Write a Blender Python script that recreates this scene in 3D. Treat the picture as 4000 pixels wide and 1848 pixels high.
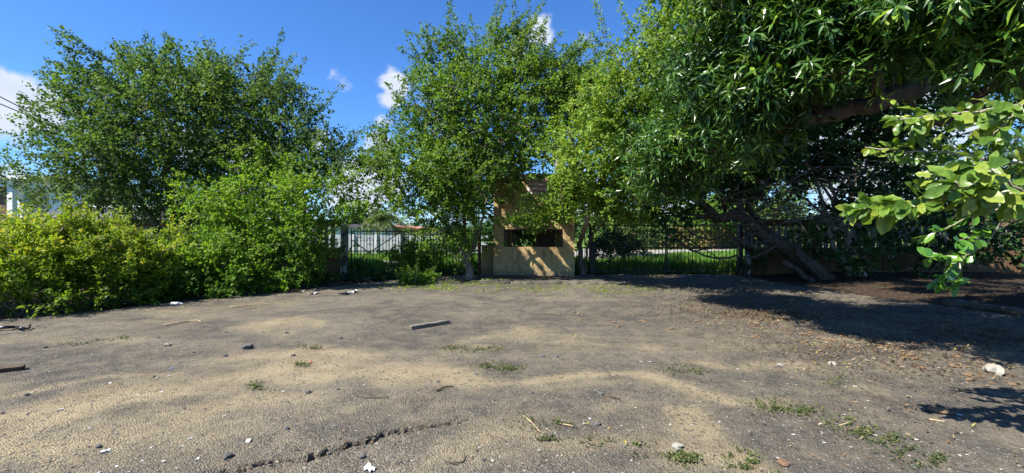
import bpy, math, random
import numpy as np
from mathutils import Vector, Matrix

# ------------------------------------------------------------------ camera, sky, sun, exposure
S = bpy.context.scene
for o in list(bpy.data.objects): bpy.data.objects.remove(o)
COL = S.collection
F, HZ, H = 1738.0, 905.0, 1.6            # focal length and horizon row in photo pixels (4000 wide), eye height
cam = bpy.data.cameras.new('camera'); camo = bpy.data.objects.new('camera', cam); COL.objects.link(camo)
camo.location = (0, 0, H); camo.rotation_euler = (math.radians(90), 0, 0)
cam.sensor_width = 36; cam.lens = 36*F/4000; cam.shift_y = -(924-HZ)/4000
cam.clip_start = 0.05; cam.clip_end = 12000
S.camera = camo

SUN = Vector((-0.555, -0.32, 0.77)).normalized()
EL = math.asin(SUN.z); AZ = math.atan2(SUN.x, SUN.y)
sl = bpy.data.lights.new('sun', 'SUN'); slo = bpy.data.objects.new('sun', sl); COL.objects.link(slo)
sl.energy = 5.0; sl.angle = math.radians(0.5); sl.color = (1.0, 0.955, 0.87)
slo.rotation_euler = SUN.to_track_quat('Z', 'Y').to_euler(); slo.location = (-30, -10, 40)

W = bpy.data.worlds.new('World'); S.world = W; W.use_nodes = True
def world():
    nt = W.node_tree; N = nt.nodes; L = nt.links
    N.clear()
    out = N.new('ShaderNodeOutputWorld'); bg = N.new('ShaderNodeBackground')
    sky = N.new('ShaderNodeTexSky'); sky.sky_type = 'NISHITA'; sky.sun_disc = False
    sky.sun_elevation = EL; sky.sun_rotation = AZ; sky.air_density = 1.0; sky.dust_density = 0.3; sky.ozone_density = 2.2
    hsv = N.new('ShaderNodeHueSaturation'); hsv.inputs['Saturation'].default_value = 1.05; hsv.inputs['Value'].default_value = 1.0
    tn = N.new('ShaderNodeMix'); tn.data_type = 'RGBA'; tn.blend_type = 'MULTIPLY'; tn.inputs['Factor'].default_value = 1; tn.inputs['B'].default_value = (.50, .74, 1.10, 1)
    L.new(sky.outputs[0], tn.inputs['A']); L.new(tn.outputs['Result'], hsv.inputs['Color'])
    tc = N.new('ShaderNodeTexCoord')
    nz = N.new('ShaderNodeTexNoise'); nz.inputs['Scale'].default_value = 14; nz.inputs['Detail'].default_value = 9; nz.inputs['Roughness'].default_value = .58
    nz.inputs['Distortion'].default_value = .3
    mp = N.new('ShaderNodeMapping'); mp.inputs['Scale'].default_value = (1, 1, 1.25); mp.inputs['Location'].default_value = (.3, .1, 0)
    L.new(tc.outputs['Generated'], mp.inputs['Vector']); L.new(mp.outputs[0], nz.inputs['Vector'])
    def m(op, a, b=None, c=None):
        n = N.new('ShaderNodeMath'); n.operation = op
        for i, v in enumerate((a, b, c)):
            if v is None: continue
            if isinstance(v, (int, float)): n.inputs[i].default_value = v
            else: L.new(v, n.inputs[i])
        return n.outputs[0]
    # cumulus puffs: direction and angular radius (from the photograph), the noise gives them their edges
    puffs = [(1545,330,.050,1),(1520,395,.04,.8),(1505,470,.035,.7),(1500,560,.055,.8),(1335,335,.05,.42),(95,420,.085,1),(60,470,.07,.9),(190,360,.05,.7),
             (1400,745,.11,1.15),(1500,700,.08,1),(2110,140,.06,.9),(2270,150,.04,.5),(2020,200,.05,.6),(3450,560,.24,.9),(3250,480,.12,.7),(2650,760,.10,1),
             (20,690,.05,.6),(1230,560,.05,.8),(1000,620,.08,.8),(3700,800,.2,.9),(2250,860,.2,.8),(700,560,.08,.6)]
    acc = None
    for px, py, rad, st in puffs:
        d = Vector(((px-2000)/F, 1, (HZ-py)/F)).normalized()
        vm = N.new('ShaderNodeVectorMath'); vm.operation = 'DISTANCE'; L.new(tc.outputs['Generated'], vm.inputs[0]); vm.inputs[1].default_value = d
        mr = N.new('ShaderNodeMapRange'); mr.interpolation_type = 'SMOOTHSTEP'
        L.new(vm.outputs['Value'], mr.inputs['Value']); mr.inputs['From Min'].default_value = rad*1.15; mr.inputs['From Max'].default_value = rad*.1
        mr.inputs['To Min'].default_value = 0; mr.inputs['To Max'].default_value = st
        acc = mr.outputs[0] if acc is None else m('MAXIMUM', acc, mr.outputs[0])
    sep = N.new('ShaderNodeSeparateXYZ'); L.new(tc.outputs['Generated'], sep.inputs[0])
    low = N.new('ShaderNodeMapRange'); L.new(sep.outputs['Z'], low.inputs['Value'])
    low.inputs['From Min'].default_value = .02; low.inputs['From Max'].default_value = .13; low.inputs['To Min'].default_value = .38; low.inputs['To Max'].default_value = 0
    acc = m('MAXIMUM', acc, low.outputs[0])
    t = m('ADD', m('MULTIPLY', acc, .62), m('MULTIPLY', m('SUBTRACT', nz.outputs['Fac'], .5), 1.15))
    mk = N.new('ShaderNodeMapRange'); mk.interpolation_type = 'SMOOTHSTEP'; L.new(t, mk.inputs['Value'])
    mk.inputs['From Min'].default_value = .22; mk.inputs['From Max'].default_value = .50
    mk.inputs['To Max'].default_value = .93
    nz2 = N.new('ShaderNodeTexNoise'); nz2.inputs['Scale'].default_value = 16; nz2.inputs['Detail'].default_value = 5; L.new(mp.outputs[0], nz2.inputs['Vector'])
    cr = N.new('ShaderNodeMix'); cr.data_type = 'RGBA'; L.new(nz2.outputs['Fac'], cr.inputs['Factor'])
    cr.inputs['A'].default_value = (3.0, 3.5, 4.4, 1); cr.inputs['B'].default_value = (5.0, 5.2, 5.5, 1)
    mx = N.new('ShaderNodeMix'); mx.data_type = 'RGBA'; L.new(mk.outputs[0], mx.inputs['Factor']); L.new(hsv.outputs[0], mx.inputs['A']); L.new(cr.outputs['Result'], mx.inputs['B'])
    L.new(mx.outputs['Result'], bg.inputs['Color']); bg.inputs['Strength'].default_value = 0.082
    L.new(bg.outputs[0], out.inputs[0])
world()
V_ = S.view_settings
V_.view_transform = 'Standard'; V_.look = 'None'; V_.gamma = 1; V_.exposure = 1.3; V_.use_curve_mapping = False
S.render.engine = 'CYCLES'
cy = S.cycles
cy.max_bounces = 7; cy.diffuse_bounces = 3; cy.glossy_bounces = 2; cy.transmission_bounces = 5; cy.transparent_max_bounces = 4
cy.caustics_reflective = False; cy.caustics_refractive = False; cy.sample_clamp_indirect = 4
cy.use_denoising = True
try: cy.denoiser = 'OPENIMAGEDENOISE'
except Exception: pass

# ------------------------------------------------------------------ helpers
R = np.random.default_rng(11)
random.seed(5)
def at(px, py, d):                                   # photo pixel + distance along the view -> world
    return np.array([(px-2000)/F*d, d, H+(HZ-py)/F*d])
def gnd(px, py):                                     # photo pixel on the ground
    d = F*H/(py-HZ); return np.array([(px-2000)/F*d, d, 0.0])

def mk_mesh(name, V, polys, rnd=None, smooth=False, origin=None, mats=None, midx=None):
    V = np.asarray(V, dtype=np.float32).reshape(-1, 3)
    if origin is not None: V = V-np.asarray(origin, dtype=np.float32)
    me = bpy.data.meshes.new(name)
    polys = [np.asarray(p, dtype=np.int32) for p in polys if len(p)]
    me.vertices.add(len(V)); me.vertices.foreach_set('co', V.ravel())
    loops = np.concatenate([p.ravel() for p in polys]); tot = np.concatenate([np.full(len(p), p.shape[1], np.int32) for p in polys])
    st = np.concatenate([[0], np.cumsum(tot)[:-1]]).astype(np.int32)
    me.loops.add(len(loops)); me.loops.foreach_set('vertex_index', loops)
    me.polygons.add(len(tot)); me.polygons.foreach_set('loop_start', st)
    me.polygons.foreach_set('use_smooth', np.full(len(tot), smooth, dtype=bool))
    if midx is not None: me.polygons.foreach_set('material_index', np.asarray(midx, dtype=np.int32))
    me.update(calc_edges=True)
    if rnd is not None:
        a = me.attributes.new('rnd', 'FLOAT', 'FACE'); a.data.foreach_set('value', np.asarray(rnd, dtype=np.float32))
    return me

class MB:                                            # collects shapes into one mesh
    def __init__(s): s.V = []; s.P = {}; s.n = 0
    def add(s, v, faces):
        v = np.asarray(v, float).reshape(-1, 3)
        for f in faces: s.P.setdefault(len(f), []).append([i+s.n for i in f])
        s.V.append(v); s.n += len(v)
    def box(s, a, b, jit=0):
        x0, y0, z0 = a; x1, y1, z1 = b
        v = np.array([[x, y, z] for z in (z0, z1) for y in (y0, y1) for x in (x0, x1)], float)
        if jit: v += R.normal(0, jit, v.shape)
        s.add(v, [(0,2,3,1),(4,5,7,6),(0,1,5,4),(2,6,7,3),(0,4,6,2),(1,3,7,5)])
    def bar(s, p, q, w, h=None, up=(0,0,1)):         # rectangular bar from p to q
        p = Vector(p); q = Vector(q); d = (q-p).normalized(); h = h or w
        u = Vector(up)
        if abs(d.dot(u)) > .95: u = Vector((0,1,0))
        a = d.cross(u).normalized()*w/2; b = a.cross(d).normalized()*h/2
        v = [e+sx*a+sy*b for e in (p, q) for sx, sy in ((-1,-1),(1,-1),(1,1),(-1,1))]
        s.add([list(x) for x in v], [(3,2,1,0),(4,5,6,7),(0,1,5,4),(1,2,6,5),(2,3,7,6),(3,0,4,7)])
    def tube(s, pts, rad, n=6, cap=True):
        pts = np.asarray(pts, float); rad = np.broadcast_to(np.asarray(rad, float), (len(pts),))
        t = np.gradient(pts, axis=0); t /= np.linalg.norm(t, axis=1, keepdims=True)+1e-9
        ref = np.array([0,0,1.]) if abs(t[0,2]) < .9 else np.array([1.,0,0])
        a = np.cross(t, ref); a /= np.linalg.norm(a, axis=1, keepdims=True)+1e-9
        for i in range(1, len(a)):
            if a[i] @ a[i-1] < 0: a[i] = -a[i]
        b = np.cross(t, a)
        th = np.linspace(0, 2*np.pi, n, endpoint=False)
        v = pts[:,None]+rad[:,None,None]*(np.cos(th)[None,:,None]*a[:,None]+np.sin(th)[None,:,None]*b[:,None])
        fs = [(i*n+j, i*n+(j+1)%n, (i+1)*n+(j+1)%n, (i+1)*n+j) for i in range(len(pts)-1) for j in range(n)]
        s.add(v.reshape(-1,3), fs)
        if cap:
            k = (len(pts)-1)*n
            s.P.setdefault(n, []).append([s.n-len(v.reshape(-1,3))+k+j for j in range(n)])
            s.P.setdefault(n, []).append([s.n-len(v.reshape(-1,3))+j for j in range(n)][::-1])
    def lathe(s, prof, c, n=10):                     # prof: (radius, z) list round a vertical axis at c
        th = np.linspace(0, 2*np.pi, n, endpoint=False)
        v = [[c[0]+r*math.cos(x), c[1]+r*math.sin(x), c[2]+z] for r, z in prof for x in th]
        fs = [(i*n+j, i*n+(j+1)%n, (i+1)*n+(j+1)%n, (i+1)*n+j) for i in range(len(prof)-1) for j in range(n)]
        fs += [tuple(range(n))[::-1], tuple((len(prof)-1)*n+j for j in range(n))]
        s.add(v, fs)
    def prism(s, poly, y0, y1):                      # polygon in x,z pushed from y0 to y1
        n = len(poly)
        v = [[x, y0, z] for x, z in poly]+[[x, y1, z] for x, z in poly]
        s.add(v, [tuple(range(n)), tuple(range(2*n-1, n-1, -1))]+[(i, i+n, (i+1)%n+n, (i+1)%n) for i in range(n)])
    def mesh(s, name, origin=None, smooth=False):
        return mk_mesh(name, np.concatenate(s.V), [s.P[k] for k in sorted(s.P)], origin=origin, smooth=smooth)

def link(name, me, mat=None, parent=None, loc=None):
    o = bpy.data.objects.new(name, me); COL.objects.link(o)
    if mat is not None and not me.materials: me.materials.append(mat)
    if parent is not None: o.parent = parent
    if loc is not None: o.location = loc
    return o
def tag(o, label, cat, group=None):
    o['label'] = label; o['category'] = cat
    if group: o['group'] = group
    return o
def thing(name, label, cat, loc=(0,0,0), group=None):
    o = bpy.data.objects.new(name, None); COL.objects.link(o); o.location = tuple(float(v) for v in loc); o.empty_display_size = .2
    return tag(o, label, cat, group)
def part(name, mb, mat, parent, smooth=False, kind=None):
    o = link(name, mb.mesh(name, parent.location, smooth), mat, parent)
    if kind: o['kind'] = kind
    return o
def single(name, mb, mat, label, cat, base, group=None, smooth=False):
    o = link(name, mb.mesh(name, base, smooth), mat, loc=tuple(float(v) for v in base)); return tag(o, label, cat, group)
def structure(name, me, mat):
    o = link(name, me, mat); o['kind'] = 'structure'; return o
def stuff(name, me, mat, label, cat):
    o = link(name, me, mat); o['kind'] = 'stuff'; return tag(o, label, cat)

# ------------------------------------------------------------------ materials
class NT:
    def __init__(s, name):
        s.mat = bpy.data.materials.new(name); s.mat.use_nodes = True; s.t = s.mat.node_tree; s.N = s.t.nodes; s.L = s.t.links
        s.b = s.N['Principled BSDF']; s.out = s.N['Material Output']
        s.tc = s.N.new('ShaderNodeTexCoord')
    def set(s, inp, v):
        if isinstance(v, bpy.types.NodeSocket): s.L.new(v, inp)
        elif isinstance(v, (tuple, list)) and len(v) == 3 and inp.type == 'RGBA': inp.default_value = (*v, 1)
        else: inp.default_value = v
    def noise(s, scale, detail=4, rough=.55, vec=None, dist=0, color=False, sc3=None):
        n = s.N.new('ShaderNodeTexNoise'); n.inputs['Scale'].default_value = scale; n.inputs['Detail'].default_value = detail
        n.inputs['Roughness'].default_value = rough; n.inputs['Distortion'].default_value = dist
        v = vec or s.tc.outputs['Object']
        if sc3:
            mp = s.N.new('ShaderNodeMapping'); mp.inputs['Scale'].default_value = sc3; s.L.new(v, mp.inputs[0]); v = mp.outputs[0]
        s.L.new(v, n.inputs['Vector']); return n.outputs['Color' if color else 'Fac']
    def voro(s, scale, feat='F1', out='Distance', vec=None):
        n = s.N.new('ShaderNodeTexVoronoi'); n.inputs['Scale'].default_value = scale; n.feature = feat
        s.L.new(vec or s.tc.outputs['Object'], n.inputs['Vector']); return n.outputs[out]
    def attr(s, name):
        n = s.N.new('ShaderNodeAttribute'); n.attribute_name = name; return n.outputs['Fac']
    def m(s, op, a, b=0.0, c=None):
        n = s.N.new('ShaderNodeMath'); n.operation = op; s.set(n.inputs[0], a); s.set(n.inputs[1], b)
        if c is not None: s.set(n.inputs[2], c)
        return n.outputs[0]
    def rng(s, v, a, b, lo=0.0, hi=1.0, smooth=True):
        n = s.N.new('ShaderNodeMapRange'); n.interpolation_type = 'SMOOTHSTEP' if smooth else 'LINEAR'
        s.set(n.inputs['Value'], v)
        for k, x in (('From Min', a), ('From Max', b), ('To Min', lo), ('To Max', hi)): s.set(n.inputs[k], x)
        return n.outputs[0]
    def mix(s, f, a, b, mode='MIX'):
        n = s.N.new('ShaderNodeMix'); n.data_type = 'RGBA'; n.blend_type = mode
        s.set(n.inputs['Factor'], f); s.set(n.inputs['A'], a); s.set(n.inputs['B'], b); return n.outputs['Result']
    def ramp(s, f, stops):
        n = s.N.new('ShaderNodeValToRGB'); e = n.color_ramp.elements
        while len(e) < len(stops): e.new(.5)
        for i, (p, c) in enumerate(stops): e[i].position = p; e[i].color = (*c, 1)
        s.L.new(f, n.inputs[0]); return n.outputs[0]
    def bump(s, h, strength=.4, dist=.01):
        n = s.N.new('ShaderNodeBump'); n.inputs['Strength'].default_value = strength; n.inputs['Distance'].default_value = dist
        s.L.new(h, n.inputs['Height']); s.L.new(n.outputs[0], s.b.inputs['Normal']); return n.outputs[0]
    def sepz(s, ax='Z'):
        n = s.N.new('ShaderNodeSeparateXYZ'); s.L.new(s.tc.outputs['Object'], n.inputs[0]); return n.outputs[ax]
    def fin(s, col, rough=.8, spec=.3, metal=0.0):
        s.set(s.b.inputs['Base Color'], col); s.set(s.b.inputs['Roughness'], rough); s.b.inputs['Specular IOR Level'].default_value = spec
        s.b.inputs['Metallic'].default_value = metal
        return s.mat

def leaf_mat(name, stops, trans=.34, rough=.55, spec=.25, tint=(1.25, 1.2, .5), obj_noise=.6):
    t = NT(name)
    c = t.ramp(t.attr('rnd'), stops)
    nz = t.noise(obj_noise, 2)
    c = t.mix(t.rng(nz, .35, .68), c, t.mix(1.0, c, (.62, .70, .72), 'MULTIPLY'))
    t.fin(c, rough, spec)
    tr = t.N.new('ShaderNodeBsdfTranslucent'); t.set(tr.inputs['Color'], t.mix(1.0, c, tint, 'MULTIPLY'))
    ms = t.N.new('ShaderNodeMixShader'); ms.inputs[0].default_value = trans
    t.L.new(t.b.outputs[0], ms.inputs[1]); t.L.new(tr.outputs[0], ms.inputs[2]); t.L.new(ms.outputs[0], t.out.inputs['Surface'])
    return t.mat
M = {}
M['acacia'] = leaf_mat('acacia leaf', [(0,(.060,.120,.024)),(.4,(.110,.205,.028)),(.75,(.185,.305,.034)),(.97,(.26,.37,.04)),(1,(.31,.40,.05))], trans=.48)
M['acacia_dark'] = leaf_mat('acacia leaf blue', [(0,(.058,.115,.036)),(.5,(.098,.180,.042)),(.88,(.15,.245,.046)),(1,(.26,.29,.07))], trans=.46)
M['yellow_bush'] = leaf_mat('yellow bush leaf', [(0,(.085,.150,.016)),(.4,(.160,.265,.024)),(.75,(.25,.35,.030)),(.95,(.36,.40,.04)),(1,(.42,.36,.06))], trans=.50)
M['lime'] = leaf_mat('lime shrub leaf', [(0,(.075,.160,.020)),(.5,(.135,.26,.026)),(1,(.24,.36,.036))], trans=.50)
M['mango'] = leaf_mat('mango leaf', [(0,(.024,.068,.012)),(.5,(.052,.130,.017)),(.85,(.12,.23,.022)),(1,(.22,.32,.03))], trans=.26, rough=.34, spec=.5)
M['almond'] = leaf_mat('broad leaf', [(0,(.075,.15,.022)),(.5,(.14,.24,.030)),(.85,(.20,.30,.035)),(1,(.30,.34,.05))], trans=.38, rough=.36, spec=.5, obj_noise=3)
M['glossy'] = leaf_mat('glossy leaf', [(0,(.060,.17,.020)),(.6,(.10,.24,.026)),(1,(.17,.31,.035))], trans=.30, rough=.25, spec=.6, obj_noise=3)
M['dark_leaf'] = leaf_mat('dark shrub leaf', [(0,(.026,.070,.018)),(.6,(.046,.11,.024)),(1,(.09,.18,.03))], trans=.3)
M['palm'] = leaf_mat('palm leaf', [(0,(.055,.105,.025)),(.6,(.09,.155,.03)),(1,(.25,.23,.09))], trans=.3, rough=.4)
M['grass'] = leaf_mat('grass', [(0,(.06,.16,.015)),(.6,(.11,.26,.02)),(1,(.25,.34,.05))], trans=.4)
M['ivy'] = leaf_mat('vine leaf', [(0,(.09,.15,.02)),(.5,(.19,.20,.05)),(.8,(.32,.25,.09)),(1,(.36,.17,.08))], trans=.3)
M['weed'] = leaf_mat('weed', [(0,(.05,.07,.022)),(.5,(.085,.115,.03)),(.85,(.13,.135,.045)),(1,(.18,.14,.06))], trans=.2)
M['litter'] = leaf_mat('dry leaf', [(0,(.05,.03,.016)),(.35,(.11,.068,.036)),(.65,(.18,.115,.06)),(.85,(.29,.20,.115)),(.96,(.46,.35,.21)),(1,(.40,.34,.05))], trans=.12, tint=(1,.8,.5), rough=.7, spec=.2, obj_noise=2)

def bark(name, a, b):
    t = NT(name); n = t.noise(9, 5, .65, sc3=(1,1,.3)); n2 = t.noise(40, 3, sc3=(1,1,.35))
    c = t.mix(t.rng(n, .35, .65), a, b); c = t.mix(t.rng(n2, .5, .75, 0, .5), c, (.05,.04,.03))
    t.bump(t.m('ADD', n, t.m('MULTIPLY', n2, .4)), .7, .03); return t.fin(c, .9, .2)
M['bark'] = bark('acacia bark', (.14,.11,.085), (.24,.20,.16))
M['bark_dark'] = bark('mango bark', (.055,.042,.031), (.12,.095,.07))
M['bark_pale'] = bark('pale bark', (.26,.22,.16), (.40,.35,.27))

def flat(name, col, var=.25, scale=6, rough=.8, spec=.3, metal=0.0, bump=0.0):
    t = NT(name); n = t.noise(scale, 5, .6); d = tuple(c*(1-var) for c in col); l = tuple(min(1, c*(1+var)) for c in col)
    c = t.mix(t.rng(n, .3, .7), d, l)
    if bump: t.bump(n, bump, .02)
    return t.fin(c, rough, spec, metal)

def m_asphalt():
    t = NT('asphalt with blown sand')
    sand = t.attr('sand')
    big = t.noise(.55, 4, .6); mid = t.noise(3.0, 5, .65, dist=.4); fine = t.noise(55, 3, .6); grit = t.noise(190, 2, .6)
    ag = t.voro(75, out='Color')
    agd = t.voro(75)
    sepc = t.N.new('ShaderNodeSeparateColor'); t.L.new(ag, sepc.inputs[0])
    stone = t.ramp(sepc.outputs[0], [(0,(.030,.029,.028)),(.5,(.082,.077,.069)),(.82,(.135,.124,.107)),(.95,(.15,.14,.12)),(1,(.27,.25,.22))])
    base = t.mix(t.rng(big, .35, .68), (.080,.073,.064), (.150,.136,.112))
    asp = t.mix(.72, base, stone)
    ag2 = t.voro(30, out='Color'); s2 = t.N.new('ShaderNodeSeparateColor'); t.L.new(ag2, s2.inputs[0])
    asp = t.mix(t.rng(s2.outputs[0], .0, 1.0, .0, .55, False), asp, t.ramp(s2.outputs[1], [(0,(.020,.020,.020)),(.6,(.09,.085,.077)),(.9,(.16,.148,.125)),(1,(.28,.26,.22))]))
    pat = t.noise(.22, 6, .65, dist=1.2, sc3=(1,1.8,1))
    asp = t.mix(t.rng(pat, .42, .62), t.mix(1.0, asp, (.76,.75,.75), 'MULTIPLY'), t.mix(1.0, asp, (1.38,1.32,1.18), 'MULTIPLY'))
    asp = t.mix(t.rng(t.m('ADD', mid, t.m('MULTIPLY', t.m('SUBTRACT', grit, .5), .8)), .34, .80, 0, .72), asp, (.23,.192,.132))          # thin dust film
    sandc = t.mix(t.rng(mid, .3, .7), (.29,.232,.138), (.385,.315,.190))
    sandc = t.mix(t.rng(fine, .42, .72, 0, .5), sandc, (.17,.132,.08)); sandc = t.mix(t.rng(s2.outputs[2], .82, .95, 0, .7, False), sandc, (.085,.078,.068))
    warp = t.noise(1.1, 7, .62, dist=.8)
    e = t.m('ADD', sand, t.m('ADD', t.m('MULTIPLY', t.m('SUBTRACT', warp, .5), 1.7), t.m('MULTIPLY', t.m('SUBTRACT', fine, .5), 1.5)))
    e = t.m('ADD', e, t.m('MULTIPLY', t.m('SUBTRACT', grit, .5), 1.3))
    mask = t.rng(e, -.06, 1.1, 0, .90)
    c = t.mix(mask, asp, sandc)
    fl = t.noise(2.1, 4, .6, sc3=(1,1.6,1)); spots = t.noise(1.3, 3, .7)
    c = t.mix(t.m('MULTIPLY', t.rng(spots, .56, .72, 0, .55), t.rng(fl, .4, .6)), c, (.075,.052,.032))     # brown damp stains
    h = t.m('ADD', t.m('MULTIPLY', agd, -1.0), t.m('MULTIPLY', grit, .6)); h = t.m('ADD', h, t.m('MULTIPLY', fine, .8))
    t.bump(h, .95, .018)
    return t.fin(c, .92, .2)
M['asphalt'] = m_asphalt()
def m_ground():
    t = NT('soil and rough grass'); n = t.noise(.5, 5, .6); f = t.noise(25, 4, .6); g = t.attr('green')
    soil = t.mix(t.rng(f, .35, .7), (.024,.017,.011), (.065,.046,.029)); gr = t.mix(t.rng(f, .3, .7), (.05,.10,.016), (.12,.20,.03))
    c = t.mix(t.rng(t.m('ADD', g, t.m('MULTIPLY', t.m('SUBTRACT', n, .5), .6)), .3, .7), soil, gr); t.bump(f, .8, .03); return t.fin(c, .95, .15)
M['ground'] = m_ground()
def m_plaster():
    t = NT('weathered tan plaster'); n = t.noise(1.6, 6, .62); f = t.noise(14, 5, .65); st = t.noise(5, 5, .6, sc3=(1,1,.12)); g = t.noise(120, 2)
    c = t.mix(t.rng(n, .35, .66), (.39,.275,.125), (.48,.36,.18))
    c = t.mix(t.rng(st, .46, .70, 0, .75), c, (.24,.15,.07)); bl = t.noise(3.3, 7, .7, dist=.6); c = t.mix(t.rng(bl, .54, .64, 0, .55), c, (.17,.115,.065))
    c = t.mix(t.rng(f, .60, .74, 0, .7), c, (.64,.52,.32))
    zz = t.m('ADD', t.sepz(), t.m('MULTIPLY', t.m('SUBTRACT', f, .5), .9))
    c = t.mix(t.rng(zz, .38, .02, 0, .75), c, (.14,.12,.085))                # rising damp at the foot
    t.bump(t.m('ADD', f, t.m('MULTIPLY', g, .25)), .35, .02); return t.fin(c, .92, .15)
M['plaster'] = m_plaster()
def m_conc(name, a, b, d=(.10,.095,.08)):
    t = NT(name); n = t.noise(1.3, 6, .6); f = t.noise(18, 5, .65); st = t.noise(4, 4, .6, sc3=(1,1,.15))
    c = t.mix(t.rng(n, .35, .66), a, b); c = t.mix(t.rng(st, .5, .75, 0, .65), c, d); c = t.mix(t.rng(f, .58, .75, 0, .5), c, tuple(x*1.25 for x in b))
    t.bump(f, .5, .02); return t.fin(c, .93, .15)
M['concrete'] = m_conc('old concrete', (.20,.185,.155), (.30,.28,.24))
M['kerb'] = m_conc('mossy kerb concrete', (.06,.054,.042), (.12,.107,.085), (.035,.033,.022))
M['baluster'] = m_conc('grey cast concrete', (.26,.245,.21), (.40,.37,.31))
M['fence_wall'] = m_conc('brown fence plaster', (.13,.075,.037), (.20,.12,.06), (.06,.045,.03))
M['grey_wall'] = m_conc('grey boundary wall', (.42,.43,.44), (.56,.57,.57), (.25,.26,.26))
M['white_wall'] = m_conc('white wall', (.66,.68,.71), (.78,.79,.81), (.5,.52,.55))
M['yellow_wall'] = m_conc('ochre wall', (.60,.42,.17), (.68,.50,.22), (.45,.33,.15))
M['dark_parapet'] = flat('dark parapet', (.085,.075,.085), .2, 3)
M['roof_red'] = flat('terracotta roof', (.50,.20,.15), .2, 4)
M['iron'] = flat('dark painted iron', (.028,.026,.026), .45, 30, .55, .4)
M['iron_pale'] = flat('rusting grey iron', (.22,.21,.20), .35, 25, .6, .4)
M['rust'] = flat('oxide red post', (.11,.035,.025), .4, 20, .75)
def m_peel():
    t = NT('peeling white paint on iron'); n = t.noise(7, 6, .7, sc3=(1,1,.4)); c = t.mix(t.rng(n, .46, .54), (.05,.045,.04), (.42,.42,.41)); t.bump(n, .5, .01); return t.fin(c, .8)
M['peel'] = m_peel()
M['door'] = flat('brown door', (.12,.07,.045), .2, 5, .6)
M['dark_glass'] = flat('dark opening', (.03,.028,.028), .3, 5, .3)
M['metal_roof'] = flat('corrugated metal', (.27,.26,.26), .25, 2, .5, .5, .3)
M['white_paint'] = flat('white paint', (.80,.80,.80), .06, 4, .5)
M['sign_white'] = flat('faded sign board', (.60,.58,.53), .12, 8, .6)
M['sign_red'] = flat('sign red', (.36,.035,.035), .3, 20, .6)
M['spray'] = flat('black spray paint', (.025,.025,.045), .3, 9, .6)
def m_wood(name, a, b):
    t = NT(name); n = t.noise(6, 5, .6, sc3=(.6,9,9)); c = t.mix(t.rng(n, .35, .65), a, b); t.bump(n, .5, .01); return t.fin(c, .85, .2)
M['wood'] = m_wood('weathered plank', (.10,.088,.07), (.19,.17,.14)); M['wood_dark'] = m_wood('dark plank', (.05,.035,.024), (.11,.077,.052))
M['stone'] = flat('asphalt stone', (.11,.105,.10), .6, 14, .9, bump=.5)
M['stone_pale'] = flat('pale stone', (.28,.26,.22), .3, 18, .9, bump=.4)
M['seed'] = flat('dried mango stone', (.20,.125,.07), .45, 30, .85, bump=.6)
M['paper'] = flat('white litter', (.50,.50,.49), .08, 20, .5)
M['black_plastic'] = flat('black plastic', (.018,.018,.02), .3, 20, .3, .5)
M['hill'] = flat('far wooded hill', (.06,.10,.07), .4, .004)
M['straw'] = flat('dry stick', (.34,.25,.15), .35, 20, .85)

# ------------------------------------------------------------------ ground
def smooth(e0, e1, x): t = np.clip((x-e0)/(e1-e0), 0, 1); return t*t*(3-2*t)
def seg_d(P, a, b):
    a = np.asarray(a); b = np.asarray(b); ab = b-a; t = np.clip(((P-a)@ab)/(ab@ab), 0, 1)
    return np.linalg.norm(P-(a+t[...,None]*ab), axis=-1), t
CRACK = [(870,1848),(1000,1815),(1090,1800),(1200,1800),(1235,1785),(1300,1766),(1350,1752),(1420,1737),(1475,1718),(1500,1708),(1560,1700),(1625,1684),(1700,1673),(1760,1664),(1830,1648)]
CR2 = np.array([gnd(*p)[:2] for p in CRACK])
_f = []
for i in range(len(CR2)-1):
    for k in range(6): _f.append(CR2[i]+(CR2[i+1]-CR2[i])*k/6)
_f = np.array(_f+[CR2[-1]]); _f[1:-1] += R.normal(0, .012, (len(_f)-2, 2)); CR2 = _f
def vnoise(P, sc, seed):
    rg = np.random.default_rng(seed); G = rg.random((64,64)); q = P*sc; i = np.floor(q).astype(int); f = q-i; f = f*f*(3-2*f)
    g = lambda a, b: G[a % 64, b % 64]
    x, y = i[...,0], i[...,1]
    return (g(x,y)*(1-f[...,0])+g(x+1,y)*f[...,0])*(1-f[...,1])+(g(x,y+1)*(1-f[...,0])+g(x+1,y+1)*f[...,0])*f[...,1]
def lot_h(P):
    return .035*(vnoise(P,.28,1)-.5)+.014*(vnoise(P,1.3,2)-.5)+.004*(vnoise(P,6,3)-.5)
def in_lot(P):
    x, y = P[...,0], P[...,1]
    w = .35*(vnoise(P,.9,5)-.5)+.2*(vnoise(P,3.1,6)-.5)
    xl = np.interp(y, [-8,5,8.1,10.3,13.2,14.6,17.0], [-16,-11.8,-9.35,-7.7,-5.2,-4.2,-3.9])+w
    xr = np.interp(y, [-8,4,8.5,9.7,12,17], [14,11,9.9,9.5,8.6,8.2])+w
    return (x > xl)&(x < xr)&(y < 16.6+w*.4)
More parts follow.
